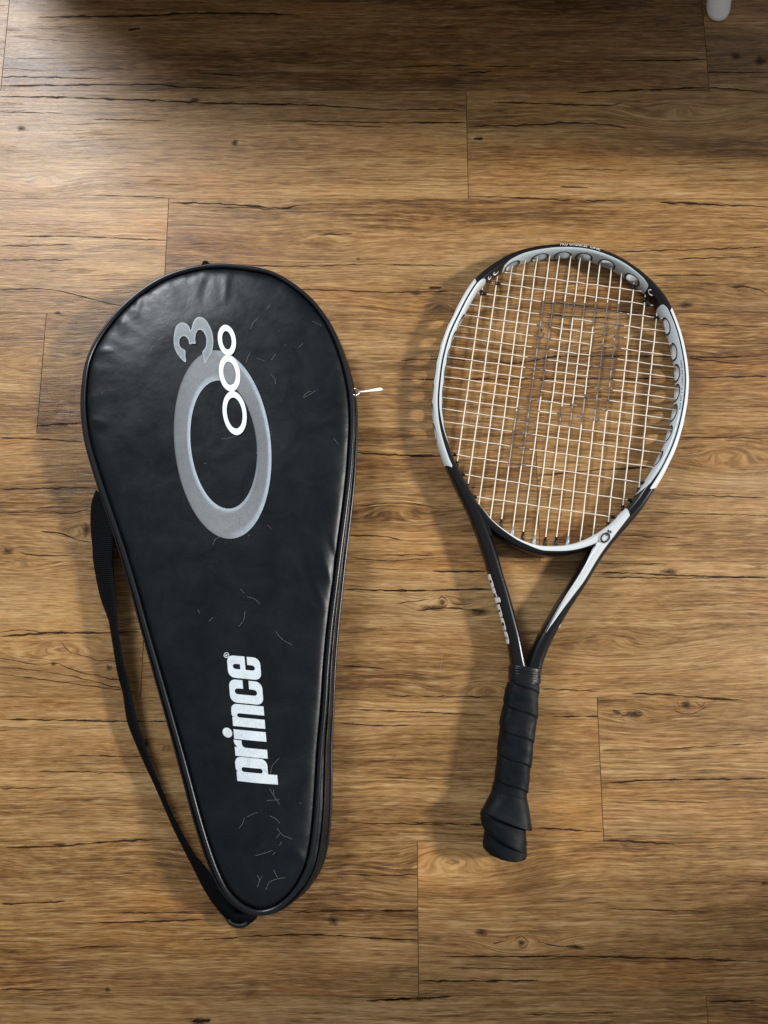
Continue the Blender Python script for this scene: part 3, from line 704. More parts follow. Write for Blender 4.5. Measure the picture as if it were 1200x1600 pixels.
V, Fc = fill([[(cR[0] + a * 0.0001, cR[1] + b * 0.0001) for a, b in ((12, -11), (-12, -11), (-12, 1), (-7, 7), (-2, 3), (0, 6), (12, 11), (12, 5), (2, 0), (2, -5), (12, -5))]]); lay("registered_mark_letter", V, Fc, SILV)
# the big tapered O with its brushed bevel
n1, n2 = 160, 14
V, ink = [], []
for i in range(n1):
    f = 2 * math.pi * i / n1
    for j in range(n2):
        g = j / (n2 - 1)
        hx, hy = 51.5 + g * (75.5 - 51.5), 100 + g * (147 - 100)
        cx, cy = 349.5 - 1.5 * g, 695
        x, y = cx + hx * math.cos(f) , cy - hy * math.sin(f)
        x += (y - 695) * 0.078
        V.append(at(x, y, ZL))
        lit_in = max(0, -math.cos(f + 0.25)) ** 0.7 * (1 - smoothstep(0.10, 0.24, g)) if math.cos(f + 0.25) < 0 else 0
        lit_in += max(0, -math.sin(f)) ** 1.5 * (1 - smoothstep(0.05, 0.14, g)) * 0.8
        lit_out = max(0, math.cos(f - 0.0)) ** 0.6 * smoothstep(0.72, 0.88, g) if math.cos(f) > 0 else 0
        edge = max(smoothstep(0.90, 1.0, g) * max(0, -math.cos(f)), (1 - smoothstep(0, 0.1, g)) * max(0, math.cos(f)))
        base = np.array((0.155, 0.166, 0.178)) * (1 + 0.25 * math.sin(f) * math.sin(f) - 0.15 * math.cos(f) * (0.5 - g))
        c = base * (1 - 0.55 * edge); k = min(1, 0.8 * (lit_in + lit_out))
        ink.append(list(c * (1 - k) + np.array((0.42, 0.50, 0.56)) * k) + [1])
V = np.array(V)
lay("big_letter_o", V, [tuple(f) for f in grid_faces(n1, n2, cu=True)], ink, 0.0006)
for (cx, cy, ox, oy, ix, iy) in ((355, 532.5, 14, 24, 7.4, 14.4), (359, 584, 16.5, 28.5, 9.6, 18.2), (367, 646, 18.5, 34.2, 12.2, 24.2)):
    n1b = 64; V = []
    for i in range(n1b):
        f = 2 * math.pi * i / n1b
        for g in (0, .5, 1):
            x, y = cx + (ix + g * (ox - ix)) * math.cos(f), cy - (iy + g * (oy - iy)) * math.sin(f); x += (y - cy) * 0.10
            V.append(at(x, y, ZL))
    lay("small_ring", np.array(V), grid_faces(n1b, 3, cu=True), (0.74, 0.84, 0.86), 0.0012)
z3 = [(915,848),(870,810),(835,752),(823,680),(836,590),(858,560),(882,548),(915,556),(940,580),(953,610),(966,560),(985,522),(1012,507),(1045,515),(1072,540),(1100,590),(1117,640),(1122,700),(1112,765),(1090,808),(1055,862),(1047,815),(1040,768),(1062,740),(1070,690),(1062,645),(1040,612),(1018,604),(1000,615),(988,648),(986,680),(988,710),(965,706),(943,714),(936,684),(922,662),(904,650),(885,655),(870,672),(866,700),(870,722),(885,742),(911,759),(912,800)]
z3 = [(100 + a / 4.8, 390 + b / 4.8) for a, b in z3]
P3 = resample([(*p, 0) for p in z3], 130, True)
loop = [at(p[0], p[1], ZL)[:2] for p in P3]
V, Fc = fill([loop], 0.0022)
lp = np.array(loop); dd = np.sqrt(((V[:, None, :2] - lp[None]) ** 2).sum(-1)).min(1)
ink = []
cx3 = lp.mean(0)
for v, d in zip(V, dd):
    k = (1 - smoothstep(0.0, 0.0022, d)) * (0.75 if v[0] > cx3[0] - 0.012 else 0.5)
    ink.append(list(np.array((0.215, 0.235, 0.255)) * (1 - k) + np.array((0.44, 0.52, 0.58)) * k) + [1])
lay("numeral_three", V, Fc, ink, 0.0009)

# pet hair on the leather and a few strands on the boards
H3 = [[(325,405),(335,385)],[(355,362),(370,354),(385,352)],[(700,325),(710,300),(730,280)],[(760,245),(772,228)],[(683,450),(690,430),(700,410)],[(725,433),(755,445)],[(778,440),(795,415)],[(775,492),(790,510),(795,530)],
      [(898,580),(920,568),(945,550)],[(898,575),(915,558),(930,556)],[(590,735),(620,732),(650,722)],[(690,630),(705,620)],[(720,790),(750,765),(770,740),(778,705)],[(1010,728),(1028,752)],[(930,288),(950,295),(965,303)],[(803,330),(808,328)],[(880,390),(895,373)],[(827,380),(830,386)],
      [(560,1130),(570,1110),(590,1100)],[(655,1070),(662,1050),(660,1030)],[(690,1100),(700,1093)],[(765,1058),(778,1070)],[(190,1080),(200,1075)],[(528,826),(535,828)],[(138,556),(142,562)]]
H4 = [[(630,275),(645,290)],[(655,303),(680,310),(700,328)],[(625,410),(643,385),(648,355)],[(755,425),(780,455),(815,475)],[(738,935),(745,905),(770,878)],[(735,988),(750,1015),(770,1045)],[(725,1030),(770,1028)],[(748,990),(750,1010)],[(625,1130),(638,1112),(645,1090)],[(655,1088),(675,1078),(693,1072)],
      [(735,1085),(755,1095),(770,1112)],[(760,1128),(780,1155),(815,1170)],[(758,1165),(770,1150)],[(685,1226),(715,1218),(745,1208)],[(690,1342),(697,1320),(708,1300)],[(720,1352),(732,1325),(760,1312),(790,1308)],[(748,1278),(755,1295),(762,1305)],[(690,1298),(700,1318)],[(745,1225),(755,1215)],[(770,1190),(778,1178)],[(840,1040),(845,1045)],[(480,350),(485,362)],[(520,390),(535,375)],[(390,250),(340,285),(400,225)]]
strands = [[(100 + a / 2.4, 380 + b / 2.4) for a, b in h] for h in H3] + [[(100 + a / 2.286, 800 + b / 2.286) for a, b in h] for h in H4[:-1]]
V, Fc = [], []
for h in strands:
    P = resample([(*p, 0) for p in h], 9)
    W = np.array([at(p[0], p[1], ZL) for p in P]); W[:, 2] = panel_z(W[:, :2]) + 0.0010
    v, f = tube(W, 0.000085, 4); b = len(V); V += list(v); Fc += [tuple(i + b for i in q) for q in f]
o = obj("pet_hair", V, Fc, HAIR); tag(o, "short pale animal hairs scattered over the black racket cover", "hair", kind='stuff')
V, Fc = [], []
FL = [[(755,1262),(760,1245),(758,1228)],[(880,1215),(885,1200)],[(236,1238),(248,1228),(256,1232)],[(107,1161),(115,1152),(121,1144)],[(687,1050),(690,1030),(688,1010)],[(660,440),(664,425)],[(360,310),(362,300)],[(640,590),(655,583),(664,594),(650,605)],[(310,1475),(318,1467),(315,1480)]]
for h in FL:
    P = resample([(*p, 0) for p in h], 9); W = np.array([at(p[0], p[1], 0.0008) for p in P])
    v, f = tube(W, 0.00008, 4); b = len(V); V += list(v); Fc += [tuple(i + b for i in q) for q in f]
o = obj("loose_hair", V, Fc, HAIR); tag(o, "a few fine loose hairs lying on the wooden floor boards", "hair", kind='stuff')

# ------------------------------------------------------------------ tennis racket
rk = empty("tennis_racket", tuple(at(815, 1000)))
tag(rk, "black and white tennis racket with cream strings lying right of the black cover", "tennis racket")
RL = np.array(rk.location)
ZM, HB = 0.0130, 0.0125                                        # mid height and half beam height
O = [(806,1085,9,0),(803,1062,9,0),(797.5,1040,8.6,0),(792,1003,8.0,0),(784.5,973,8.0,0),(773,932,8.2,0),(762,897,8.3,0),(757.5,880,8.3,0),(746.5,846.7,8.2,0),(730,803,8,0),(715,773,7.4,0),(701,743,6.8,0),(690,716,6.3,0),(678.5,674,6.1,0),(674.7,633,6,0),(677.4,597,6,0),(681,570,6,0),(686,548,6,0),
     (694,522,6,0),(707,495,6,0),(721,467,6,.001),(736,443,6,.002),(747,431,6,.003),(762,418.6,6,.004),(780,406.5,6,.005),(798,397.5,6,.005),(817,390.5,6,.005),(853,384,6,.005),(890,382.5,6,.005),(925,387,6,.005),(961.7,400,6,.005),(989,416,6,.005),(1016.7,438.5,6,.005),(1038.7,463.5,6,.005),(1053,491,6,.005),
     (1065,525,6,.005),(1072.5,559,6,.005),(1076,590,6,.005),(1075,618,6,.005),(1071.3,645,6,.005),(1065,673.7,6.1,.005),(1056,702,6.3,.005),(1045,727,6.6,.005),(1034,748,6.8,.005),(1018,774,7.2,.005),(1003,797,7.5,.005),(981.7,822,8,.005),(960,847,8.2,.005),(938,876,8.2,.004),(916.7,911.7,8.2,.003),(890,951.7,8,.003),(866.7,991.7,8,.002),(855,1018,8.4,.002),(847,1040,8.6,.001),(843,1062,9,0),(836,1085,9,0)]
W0 = np.array([[*at(x, y, ZM + dz)[:2], 0, hw / 1000] for x, y, hw, dz in O])
W0 = resample(W0, 700); W0 = smooth_path(W0, 14)
T = np.gradient(W0[:, :2], axis=0); T /= np.linalg.norm(T, axis=1)[:, None]
Nn = np.stack([-T[:, 1], T[:, 0]], 1)                           # travelling clockwise: left of travel is outward
Cc = W0[:, :2] - Nn * W0[:, 3:4]
DS = 0.0017
Ltot = np.linalg.norm(np.diff(Cc, axis=0), axis=1).sum(); NT = int(Ltot / DS)
Q = resample(np.column_stack([Cc, np.zeros(len(Cc)), W0[:, 3]]), NT, fine=2)
Q[:, :2] = smooth_path(Q[:, :2], 6)
Tq = np.gradient(Q[:, :2], axis=0); Tq /= np.linalg.norm(Tq, axis=1)[:, None]
Nq = np.stack([-Tq[:, 1], Tq[:, 0]], 1)
M = 48; EX = 2.7
def spt(i, phi, grow=0.0):
    i = np.asarray(i, float); i0 = np.clip(np.floor(i).astype(int), 0, NT - 2); f = (i - i0)
    c = Q[i0, :2] * (1 - f)[..., None] + Q[i0 + 1, :2] * f[..., None]
    nn = Nq[i0] * (1 - f)[..., None] + Nq[i0 + 1] * f[..., None]
    hw = Q[i0, 3] * (1 - f) + Q[i0 + 1, 3] * f
    cu, cw = np.cos(phi), np.sin(phi)
    u = np.sign(cu) * np.abs(cu) ** (2 / EX); wv = np.sign(cw) * np.abs(cw) ** (2 / EX)
    xy = c + nn * ((hw + grow) * u)[..., None]
    return np.concatenate([xy, (ZM + (HB + grow) * wv)[..., None]], -1)
def tidx(px, py, z=ZM):
    p = at(px, py, z)[:2]; return int(((Q[:, :2] - p) ** 2).sum(1).argmin())
I, J = np.meshgrid(np.arange(NT), np.arange(M), indexing='ij')
PHI = 2 * math.pi * J / M
VF = spt(I.ravel(), PHI.ravel())
cu = np.cos(PHI.ravel()); U = np.sign(cu) * np.abs(cu) ** (2 / EX); S_ = I.ravel() * DS * 1000; Umm = U * Q[I.ravel(), 3] * 1000
ti = lambda x, y: tidx(x, y) * DS * 1000
lin = lambda s, pts: np.interp(s, [p[0] for p in pts], [p[1] for p in pts])
# painted zones (signed distances in mm, positive inside)
z_lo = np.minimum(np.minimum(S_ - (ti(699, 738) + Umm * 1.2), ti(737, 445) + Umm * 0.8 - S_), Umm - 0.2)
tl0, tl1 = ti(708, 716), ti(760, 443)
lim = lin(S_, [(tl0 - 1, -7.5), (tl0 + 25, -4.2), (tl0 + 60, -1.9), (tl1 - 14, -1.6), (tl1 - 7, -2.2), (tl1 - 2.5, -3.6), (tl1, -7.5)])
z_li = np.where((S_ > tl0 - 1) & (S_ < tl1), lim - Umm, -3)
tt0, tt1 = ti(783, 427), ti(1005, 462)
lim = lin(S_, [(tt0, -7.5), (tt0 + 5, -4.6), (tt0 + 14, -2.6), (tt0 + 34, -1.5), (tt0 + 70, -1.0), (tt1 - 75, -1.0), (tt1 - 34, -1.3), (tt1 - 14, -2.0), (tt1 - 4, -3.6), (tt1, -7.5)])
z_ti = np.where((S_ > tt0) & (S_ < tt1), lim - Umm, -3)
tr0, tr1 = ti(1024, 482), ti(1000, 778)
lim = lin(S_, [(tr0, -7.5), (tr0 + 3, -3.8), (tr0 + 9, -2.0), (tr0 + 30, -1.5), (tr1 - 40, -1.5), (tr1 - 18, -2.6), (tr1, -7.5)])
z_ri = np.where((S_ > tr0) & (S_ < tr1), lim - Umm, -3)
z_ro = np.minimum(np.minimum(S_ - (ti(1052, 489) - Umm * 0.8), ti(1020, 775) - Umm * 1.2 - S_), Umm - 0.2)
ty0, ty1 = ti(983, 812), ti(850, 990)
kS = (ty1 - ty0) / 158.0
up = lin(S_, [(ty0 + kS * a, b) for a, b in ((0, 0.5), (30, 2.6), (60, 3.0), (90, 2.8), (115, 1.2), (140, -1.0), (158, -3.0))])
lo = lin(S_, [(ty0 + kS * a, b) for a, b in ((0, -20), (36, -10), (58, -6.5), (75, -4.6), (100, -4.1), (158, -3.1))])
z_y = np.minimum(np.minimum(up - Umm, Umm - lo), np.minimum(S_ - (ty0 + Umm * 0.7), ty1 - S_))
light = np.maximum.reduce([z_lo, z_li, z_ti, z_ri, z_ro, z_y])
# undersides stay black
dots = np.maximum.reduce([z_li, z_ti, z_ri])
# string ports
port_px = [(806,420),(846,407),(880,404),(912,408),(945,421),(981,445), (1038,508),(1047,548),(1052,580),(1053,612),(1050,642),(1043,674),(1029,714), (713,497),(701,525),(693,553),(689,582),(687,611),(688,641),(693,671)]
skip = set(); ports = []
NB, NJ = 6, 6
for px, py in port_px:
    ports.append(tidx(px, py, 0.018))
ports = sorted(ports)
for a in range(1, len(ports)):
    if ports[a] - ports[a - 1] < 2 * NB: ports[a] = ports[a - 1] + 2 * NB
Fs = []
jin, jout = M // 2, 0
for c in ports:
    for i in range(c - NB, c + NB):
        for j in range(-NJ, NJ): skip.add((i, (jin + j) % M)); skip.add((i, (jout + j) % M))
for i in range(NT - 1):
    for j in range(M):
        if (i, j) in skip: continue
        Fs.append((i * M + j, (i + 1) * M + j, (i + 1) * M + (j + 1) % M, i * M + (j + 1) % M))
Fs.append(tuple(range(M - 1, -1, -1))); Fs.append(tuple((NT - 1) * M + j for j in range(M)))
extra, exl, exd, exuv = [], [], [], []
uvs = np.column_stack([I.ravel() * DS, PHI.ravel() * 0.0075])
sd = Q[:, 3]
ET, EP = NB * 0.97, 36.0                                          # ellipse half sizes: index steps, degrees
port_rings = []
for c in ports:
    border = [(c + i, -NJ) for i in range(-NB, NB)] + [(c + NB, j) for j in range(-NJ, NJ)] + [(c + i, NJ) for i in range(NB, -NB, -1)] + [(c - NB, j) for j in range(NJ, -NJ, -1)]
    rr = []
    for side, j0 in ((0, jin), (1, jout)):
        ids = []
        for (bi, bj) in border:
            dx, dy = (bi - c) / NB, bj / NJ
            l = math.hypot(dx, dy); ex, ey = dx / l, dy / l
            ii, ph = c + ex * ET, math.radians(EP) * ey
            phi = (math.pi + ph) if side == 0 else -ph if False else (ph)
            p = spt(np.array([ii]), np.array([phi]))[0]
            ids.append(len(VF) + len(extra)); extra.append(p)
            gv = bi * M + (j0 + bj) % M
            exl.append(light[gv]); exd.append(dots[gv]); exuv.append(uvs[gv])
        n = len(border)
        for k in range(n):
            k2 = (k + 1) % n
            a, b = border[k][0] * M + (j0 + border[k][1]) % M, border[k2][0] * M + (j0 + border[k2][1]) % M
            Fs.append((a, b, ids[k2], ids[k]) if side == 0 else (a, b, ids[k2], ids[k]))
    port_rings.append(c)
VF = np.vstack([VF, np.array(extra)]); light = np.append(light, exl); dots = np.append(dots, exd); uvs = np.vstack([uvs, np.array(exuv)])
frame = obj("frame", VF - RL, Fs, PAINT, rk, True, uvs=uvs, attrs={'light_paint': light, 'dotted': dots})
bm = bmesh.new(); bm.from_mesh(frame.data); bmesh.ops.recalc_face_normals(bm, faces=bm.faces); bm.to_mesh(frame.data); bm.free()
for c in port_rings:
    nP = 28; V, mi = [], []
    th = np.arange(nP) * 2 * math.pi / nP
    def ringp(kt, grow, inner):
        ii = c + np.cos(th) * ET * kt; ph = np.sin(th) * math.radians(EP) * kt
        return spt(ii, (math.pi - ph) if inner else ph, grow)
    ra, rb = ringp(1.12, 0.00035, True), ringp(0.90, 0.00040, True)
    rc, rd = ringp(0.90, 0.0, False), ringp(1.10, 0.0004, False)
    mid = [rb * (1 - f) + rc * f for f in (0.25, 0.5, 0.75)]
    for q in mid: pass
    rings = [ra, rb] + mid + [rc, rd]
    V = np.concatenate(rings); Fc = grid_faces(len(rings), nP, cv=True)
    mi = [1] * nP + [0] * (nP * 4) + [1] * nP
    o = obj("string_port", V, Fc, [PORTGREY, PORTRIM], frame, True, midx=mi)
    o.data.transform(__import__('mathutils').Matrix.Translation(-Vector(RL)))

# throat bridge
B = [(722,768),(733,783),(746.7,796.5),(763,816.5),(783,833),(810,849.5),(838,859),(860,860.5),(886.7,859),(908,853.5),(928,845),(948,833),(968,817),(988,798)]
Bq = resample([at(x, y, 0.019) for x, y in B], 150); Bq = smooth_path(Bq, 8)
Tb = np.gradient(Bq[:, :2], axis=0); Tb /= np.linalg.norm(Tb, axis=1)[:, None]; Nb = np.stack([Tb[:, 1], -Tb[:, 0]], 1)   # outward = toward the handle
V, lt, uvb = [], [], []
sB = np.linspace(0, 1, len(Bq))
for i in range(len(Bq)):
    hw = 0.0058
    limb = np.interp(sB[i], [0, .10, .30, .42, .5, .62, 1], [-5.5, -4.6, -3.0, -1.8, 0.6, 1.6, 6.5])
    for j in range(M):
        ph = 2 * math.pi * j / M; cu, cw = math.cos(ph), math.sin(ph)
        u = math.copysign(abs(cu) ** (2 / EX), cu); wv = math.copysign(abs(cw) ** (2 / EX), cw)
        V.append((*(Bq[i, :2] + Nb[i] * hw * u), ZM - 0.0003 + (HB - 0.0002) * wv)); lt.append(limb - u * hw * 1000); uvb.append((i * DS, ph * .0075))
bridge = obj("throat_bridge", np.array(V) - RL, [tuple(reversed(f)) for f in grid_faces(len(Bq), M, cv=True)] , PAINT, rk, True, uvs=uvb, attrs={'light_paint': lt, 'dotted': np.full(len(V), -1.0)})
bm = bmesh.new(); bm.from_mesh(bridge.data); bmesh.ops.recalc_face_normals(bm, faces=bm.faces); bm.to_mesh(bridge.data); bm.free()
# web that joins frame and bridge at each shoulder
def web(name, pts, lightv):
    V = [at(x, y, 0.0246) for x, y in pts] + [(*at(x, y, 0.0246)[:2], 0.003) for x, y in pts]; n = len(pts)
    Fc = [tuple(range(n)), tuple(reversed(range(n, 2 * n)))] + [(i, n + i, n + (i + 1) % n, (i + 1) % n) for i in range(n)]
    o = obj(name, np.array(V) - RL, Fc, PAINT, rk, False, attrs={'light_paint': np.full(2 * n, lightv), 'dotted': np.full(2 * n, -1.0)})
    bm = bmesh.new(); bm.from_mesh(o.data); bmesh.ops.recalc_face_normals(bm, faces=bm.faces); bm.to_mesh(o.data); bm.free()
web("shoulder_web", [(931, 850), (945, 838), (968, 818), (975, 816), (957, 840), (938, 866), (933, 860)], 2.0)
web("shoulder_web", [(736, 800), (748, 803), (765, 822), (770, 838), (766, 836), (757, 850), (748, 832)], -2.0)

# lettering on the racket
def lay_racket(name, loops_px, z, mat, maxlen=0.004, parent=None):
    V, Fc = fill([[at(x, y, z)[:2] for x, y in lp] for lp in loops_px], maxlen)
    V[:, 2] = z
    return obj(name, V - RL, Fc, mat, parent or frame, False)
th = np.linspace(0, 2 * math.pi, 28, endpoint=False)
def ell(cx, cy, a, b, rot): 
    r = math.radians(rot); return [(cx + a * math.cos(t) * math.cos(r) - b * math.sin(t) * math.sin(r), cy + a * math.cos(t) * math.sin(r) + b * math.sin(t) * math.cos(r)) for t in th]
lay_racket("logo_ring", [ell(945.5, 840, 9.0, 7.0, -50), ell(945.5, 840, 6.0, 4.5, -50)], 0.0262, BLACKP)
lay_racket("logo_three", [[(948, 829.5), (950.5, 827), (953, 830), (954.5, 828.5), (955.8, 830.2), (953.2, 833.5), (950.8, 830.6)]], 0.0262, BLACKP)
def surf_letters(name, s0, s1, phi0, phi1, sign, mat, par, flip=False):
    """the word of the cover again, along the outer face of a shaft"""
    for g in LET:
        cu_loops = [[(a * 0.001, b * 0.001) for a, b in lp] for lp in g]
        V, Fc = fill(cu_loops, 0.02)
        a, b = V[:, 0] / 0.945, (V[:, 1] + 0.06) / 0.39
        ii = s0 + (s1 - s0) * a; ph = phi0 + (phi1 - phi0) * b
        P = spt(ii, ph, 0.00025)
        o = obj(name, P - RL, Fc, mat, par, True)
WHITE = plain("white_print", (0.80, 0.81, 0.78), 0.35, nscale=400, nstr=0.05)
surf_letters("letter", tidx(762, 898), tidx(793, 1006), math.radians(-38), math.radians(62), 1, WHITE, frame)
surf_letters("letter", tidx(851, 1010), tidx(905, 927), math.radians(-38), math.radians(40), 1, WHITE, frame)
def surf_text(txt, i0, i1, phi_a, phi_b, mat, name):
    cu = bpy.data.curves.new("tmp", 'FONT'); cu.body = txt; cu.size = 1.0; cu.resolution_u = 2
    o = bpy.data.objects.new("tmp", cu); C.objects.link(o); bpy.context.view_layer.update()
    me = bpy.data.meshes.new_from_object(o.evaluated_get(bpy.context.evaluated_depsgraph_get()))
    V = np.array([v.co[:] for v in me.vertices]); Fc = [list(p.vertices) for p in me.polygons]
    bpy.data.objects.remove(o); bpy.data.curves.remove(cu); bpy.data.meshes.remove(me)
    a = (V[:, 0] - V[:, 0].min()) / np.ptp(V[:, 0]); b = (V[:, 1] - V[:, 1].min()) / np.ptp(V[:, 1])
    P = spt(i0 + (i1 - i0) * a, phi_a + (phi_b - phi_a) * b, 0.0003)
    obj(name, P - RL, Fc, mat, frame, False)
surf_text("PRO OVERSIZE", tidx(872, 383), tidx(916, 386), math.radians(106 - 20), math.radians(72 - 20), WHITE, "rim_lettering")
surf_text("LINE", tidx(920, 386), tidx(936, 391), math.radians(100 - 14), math.radians(78 - 14), WHITE, "rim_lettering")
surf_text("USA PATENT 6 7 203 975", tidx(1066, 568), tidx(1062, 645), math.radians(128), math.radians(112), BLACKP, "rim_lettering")
# two little white hooks on the black joints of the hoop
def hook(i, span, phc):
    P = [spt(np.array([i + span * math.cos(a)]), np.array([phc + 0.30 * math.sin(a)]), 0.0004)[0] for a in np.linspace(0.4, 4.2, 12)]
    V, Fc = tube(np.array(P) - RL, 0.0007, 6); obj("painted_hook", V, Fc, WHITE, frame)
hook(tidx(779, 434, .018), 2.4, math.radians(150)); hook(tidx(1012, 463, .018), 2.4, math.radians(150)); hook(tidx(768, 438, .018), 1.5, math.radians(152))

# strings
ZS = 0.0138
m_top = [(752.5,458),(776,440),(799,423),(820,411),(838.7,406.7),(858,405),(873.3,404),(891,406),(906,407),(921,412),(937,417),(954.7,425),(970.8,434),(990,449),(1007.5,469),(1025.8,496.5)]
m_bot = [(714,725),(731,760),(748,789),(766,811),(782,824),(800,836),(816,843.5),(834,849),(851,852),(868,852),(886.5,851),(906.7,845),(926.7,836.7),(950,820),(973,794),(998,766)]
c_l = [(798,427),(778,443),(756,459),(734,475.5),(727,492.5),(717.7,508.5),(711,526),(705,541),(701,558),(698.5,573),(696.7,589),(695,604.6),(694,621.4),(695.7,639),(697.6,659.6),(701,683),(709.5,710),(722.5,741),(741,776)]
c_r = [(993,454),(1011,476),(1026,496.5),(1037,517.6),(1044,537),(1048,556),(1050.5,573),(1051,590),(1051,606),(1051,623),(1050.5,640),(1047,655),(1043,671),(1038.6,690),(1032,708),(1023,730.5),(1005,754.7),(985,781.7),(958,808)]
MT, MBt = np.array([at(*p, ZS)[:2] for p in m_top]), np.array([at(*p, ZS)[:2] for p in m_bot])
CL, CRr = np.array([at(*p, ZS)[:2] for p in c_l]), np.array([at(*p, ZS)[:2] for p in c_r])
def cross(a, b, c, d):
    r, s = b - a, d - c; q = r[0] * s[1] - r[1] * s[0]
    w_ = c - a; return (w_[0] * s[1] - w_[1] * s[0]) / q, (w_[0] * r[1] - w_[1] * r[0]) / q
stem = [at(*p, ZS)[:2] for p in ((846,471),(868,473),(851,590),(838,655),(822,728),(793,728),(805,650),(822,575))]
bowl = [at(*p, ZS)[:2] for p in ((846,471),(980,474),(976,520),(967,560),(958,600),(946,652),(900,668),(868,664),(872,638),(912,626),(917,600),(925,540),(927,499),(866,497))]
def inside(p, poly):
    c = False; n = len(poly)
    for i in range(n):
        a, b = poly[i], poly[i - 1]
        if (a[1] > p[1]) != (b[1] > p[1]) and p[0] < (b[0] - a[0]) * (p[1] - a[1]) / (b[1] - a[1]) + a[0]: c = not c
    return c
def make_string(name, a, b, others, par, rad, ext=0.007):
    L = np.linalg.norm(b - a); d = (b - a) / L
    kn = []
    for k, (c, e) in enumerate(others):
        t, u = cross(a, b, c, e)
        if -0.02 < t < 1.02 and -0.03 < u < 1.03: kn.append((t * L, (1 if (k + par) % 2 else -1)))
    kn.sort()
    xs = [-ext, -ext / 2] + [k[0] for k in kn] + [L + ext / 2, L + ext]; zs = [0, 0] + [k[1] * 0.00062 for k in kn] + [0, 0]
    n = int(L / 0.0028)
    s = np.linspace(-ext, L + ext, n)
    z = np.interp(s, xs, zs)
    side = np.array([mnoise.noise(Vector((v * 28, a[0] * 90 + a[1] * 70, 1.0))) for v in s]) * 0.00035 * np.clip(np.minimum(s, L - s) / 0.02, 0, 1)
    nrm = np.array([-d[1], d[0]])
    P = np.column_stack([a[None] + s[:, None] * d[None] + side[:, None] * nrm, ZS + z])
    V, Fc = tube(P - RL, rad, 6)
    mi = []
    for i in range(n - 1):
        p = (P[i, :2] + P[i + 1, :2]) / 2; ink = inside(p, stem) or inside(p, bowl)
        wear = mnoise.noise(Vector((p[0] * 120, p[1] * 120, 2))) + 0.5 * mnoise.noise(Vector((p[0] * 420, p[1] * 420, 5))) + (0.10 - p[1]) * 2.2
        mi += [(0 if not ink else 1 if wear < -0.22 else 2 if wear < 0.50 else 0)] * 6
    mi += [0, 0]
    obj(name, V, Fc, [STRING, INK, INKW], rk, True, midx=mi)
mains = list(zip(MT, MBt)); crosses = list(zip(CL, CRr))
for k, (a, b) in enumerate(mains): make_string("main_string", a, b, crosses, k, 0.00068)
for k, (a, b) in enumerate(crosses): make_string("cross_string", a, b, mains, k + 1, 0.00062)
# grommets
def grommet(p, q, r0, r1, mat):
    V, Fc = tube(np.array([p, (p + q) / 2, q]) - RL, [r0, (r0 + r1) / 2, r1], 8); obj("grommet", V, Fc, mat, rk)
for k in range(4, 11):
    a = np.append(MBt[k], ZS); d = np.append(MT[k], ZS) - a; d /= np.linalg.norm(d)
    grommet(a - d * 0.004, a + d * 0.0095, 0.0026, 0.0012, CLEAR if k in (5, 7, 10) else RUBBER)
for a, b in [(MBt[0], MT[0]), (MBt[1], MT[1]), (MBt[13], MT[13]), (MBt[14], MT[14]), (MBt[15], MT[15]), (CL[16], CRr[16]), (CL[17], CRr[17]), (CL[18], CRr[18]), (CRr[16], CL[16]), (CRr[17], CL[17]), (CRr[18], CL[18]), (MT[0], MBt[0]), (MT[14], MBt[14]), (CL[1], CRr[1]), (CL[2], CRr[2]), (MT[13], MBt[13]), (CRr[1], CL[1]), (CRr[2], CL[2])]:
    a3 = np.append(a, ZS); d = np.append(b, ZS) - a3; d /= np.linalg.norm(d)
    grommet(a3 - d * 0.003, a3 + d * 0.003, 0.0023, 0.0018, RUBBER)

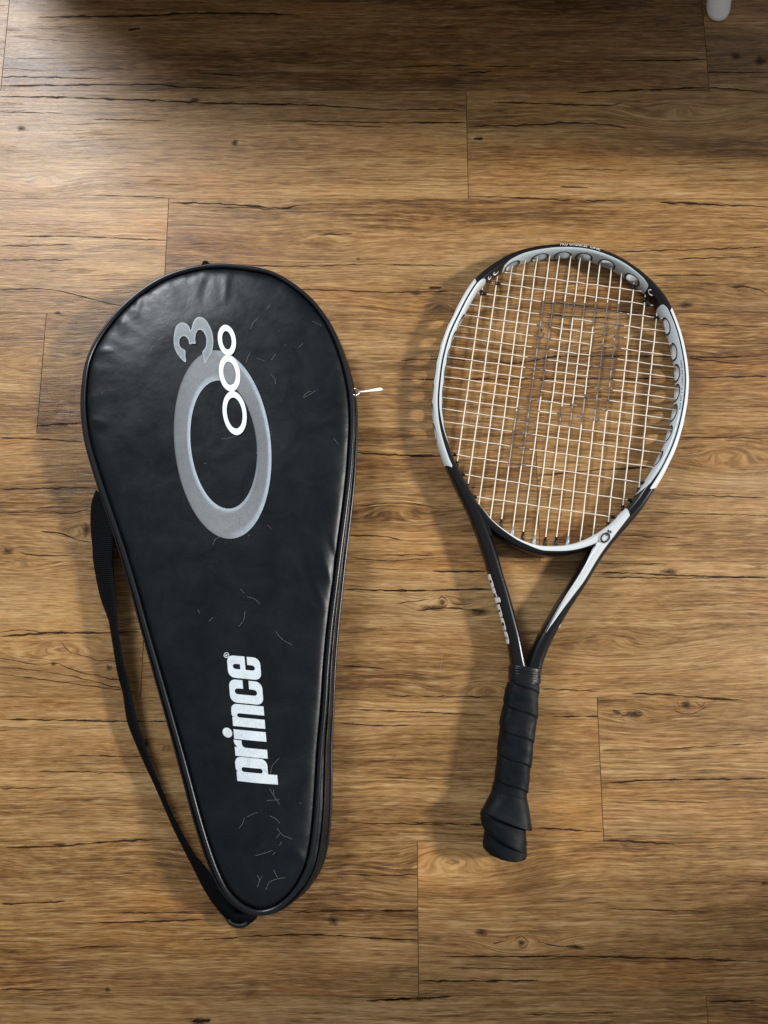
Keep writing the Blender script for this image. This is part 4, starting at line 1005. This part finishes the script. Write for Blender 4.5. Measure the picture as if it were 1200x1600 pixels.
# handle
def ringsec(l, r, y_l, y_r, hh, n=40, ex=3.2, fn=None, zc=None):
    pass
def sect(ylist, Lx, Rx, hh0, hh1, ex=3.0, n=48, spiral=0.0, pitch=0.026, steps=240, zc=None, slant=(0, 0)):
    """tube along the handle; left and right edges in photo pixels"""
    ys = np.linspace(ylist[0], ylist[-1], steps); V = []
    axis0, axis1 = at(819, 1045, 0.015), at(789, 1340, 0.017)
    ad = (axis1 - axis0)[:2]; ad /= np.linalg.norm(ad); nd = np.array([-ad[1], ad[0]])
    for y in ys:
        t = (y - ylist[0]) / (ylist[-1] - ylist[0])
        hh = hh0 + (hh1 - hh0) * t
        z = hh + 0.0006
        lp, rp = at(np.interp(y, ylist, Lx), y, z)[:2], at(np.interp(y, ylist, Rx), y, z)[:2]
        c = (lp + rp) / 2; hw = abs((rp - lp) @ nd) / 2
        for k in range(n):
            f = 2 * math.pi * k / n
            cu, cw = math.cos(f), math.sin(f)
            u = math.copysign(abs(cu) ** (2 / ex), cu); wv = math.copysign(abs(cw) ** (2 / ex), cw)
            s = (c - axis0[:2]) @ ad
            g = 0.0
            if spiral:
                ph = (s / pitch + (f / (2 * math.pi))) % 1.0
                g = spiral * (ph if ph < 0.965 else (1 - ph) / 0.035 * 0.965)
            g += 0.0011 * mnoise.noise(Vector((s * 42, cu * 1.3, cw * 1.3))) + 0.0003 * mnoise.noise(Vector((s * 160, cu * 4, cw * 4)))
            sg = np.sign(nd[0])
            off = (slant[0] * (1 - t) + slant[1] * t) * u
            p = c + nd * sg * (hw + g) * u + ad * off
            V.append((p[0], p[1], z + (hh + g - 0.0003) * wv))
    Fc = grid_faces(steps, n, cv=True); Fc.append(tuple(range(n))); Fc.append(tuple(reversed(range((steps - 1) * n, steps * n))))
    return V, Fc
def put(name, V, Fc, mat, par=None):
    o = obj(name, np.array(V) - RL, Fc, mat, par or rk, True)
    bm = bmesh.new(); bm.from_mesh(o.data); bmesh.ops.recalc_face_normals(bm, faces=bm.faces); bm.to_mesh(o.data); bm.free(); return o
gy = [1066, 1072, 1080, 1104, 1124, 1144, 1160, 1182, 1200, 1226, 1248, 1270, 1300, 1322, 1330, 1336, 1339]
gl = [797, 793, 791, 786.5, 783, 781, 779.5, 777.5, 776, 772.5, 768.5, 763, 757.5, 755.5, 757, 764, 776]
gr = [840, 840.5, 840.5, 838.5, 837, 834.5, 832.5, 830, 827.5, 824, 821.5, 820.5, 821, 822, 821.5, 819, 808]
V, Fc = sect(gy, gl, gr, 0.0150, 0.0175, spiral=0.0011, steps=300)
grip = put("grip", V, Fc, GRIP)
V, Fc = sect([1240, 1250, 1262, 1275, 1281], [769.5, 766, 760, 754, 752], [823.5, 826, 828.5, 831.5, 832], 0.0178, 0.0205, ex=2.6, steps=40, slant=(0.001, 0.0062))
put("loose_grip_wrap", V, Fc, GRIP, grip)
V, Fc = sect([1252, 1265, 1283, 1296, 1306, 1314], [766, 758, 749, 749, 751, 754], [822, 822.5, 823, 823.5, 823.5, 823], 0.0178, 0.0190, ex=2.6, steps=40, slant=(0.002, 0.0085))
put("loose_grip_wrap", V, Fc, GRIP, grip)
V, Fc = sect([1041, 1043, 1064, 1068], [797, 795.5, 794.5, 797], [843, 843.6, 842.5, 840], 0.0148, 0.0152, ex=2.8, steps=12)
col = put("grip_collar", V, Fc, RUBBER)
for y in (1045, 1049, 1053, 1057, 1061):
    V, Fc = sect([y, y + 1, y + 2.2, y + 3], [796.3, 794.6, 794.6, 796.3], [842.6, 844.2, 844.2, 842.6], 0.0151, 0.0151, ex=2.8, steps=6, n=40)
    put("collar_rib", V, Fc, RUBBER, col)
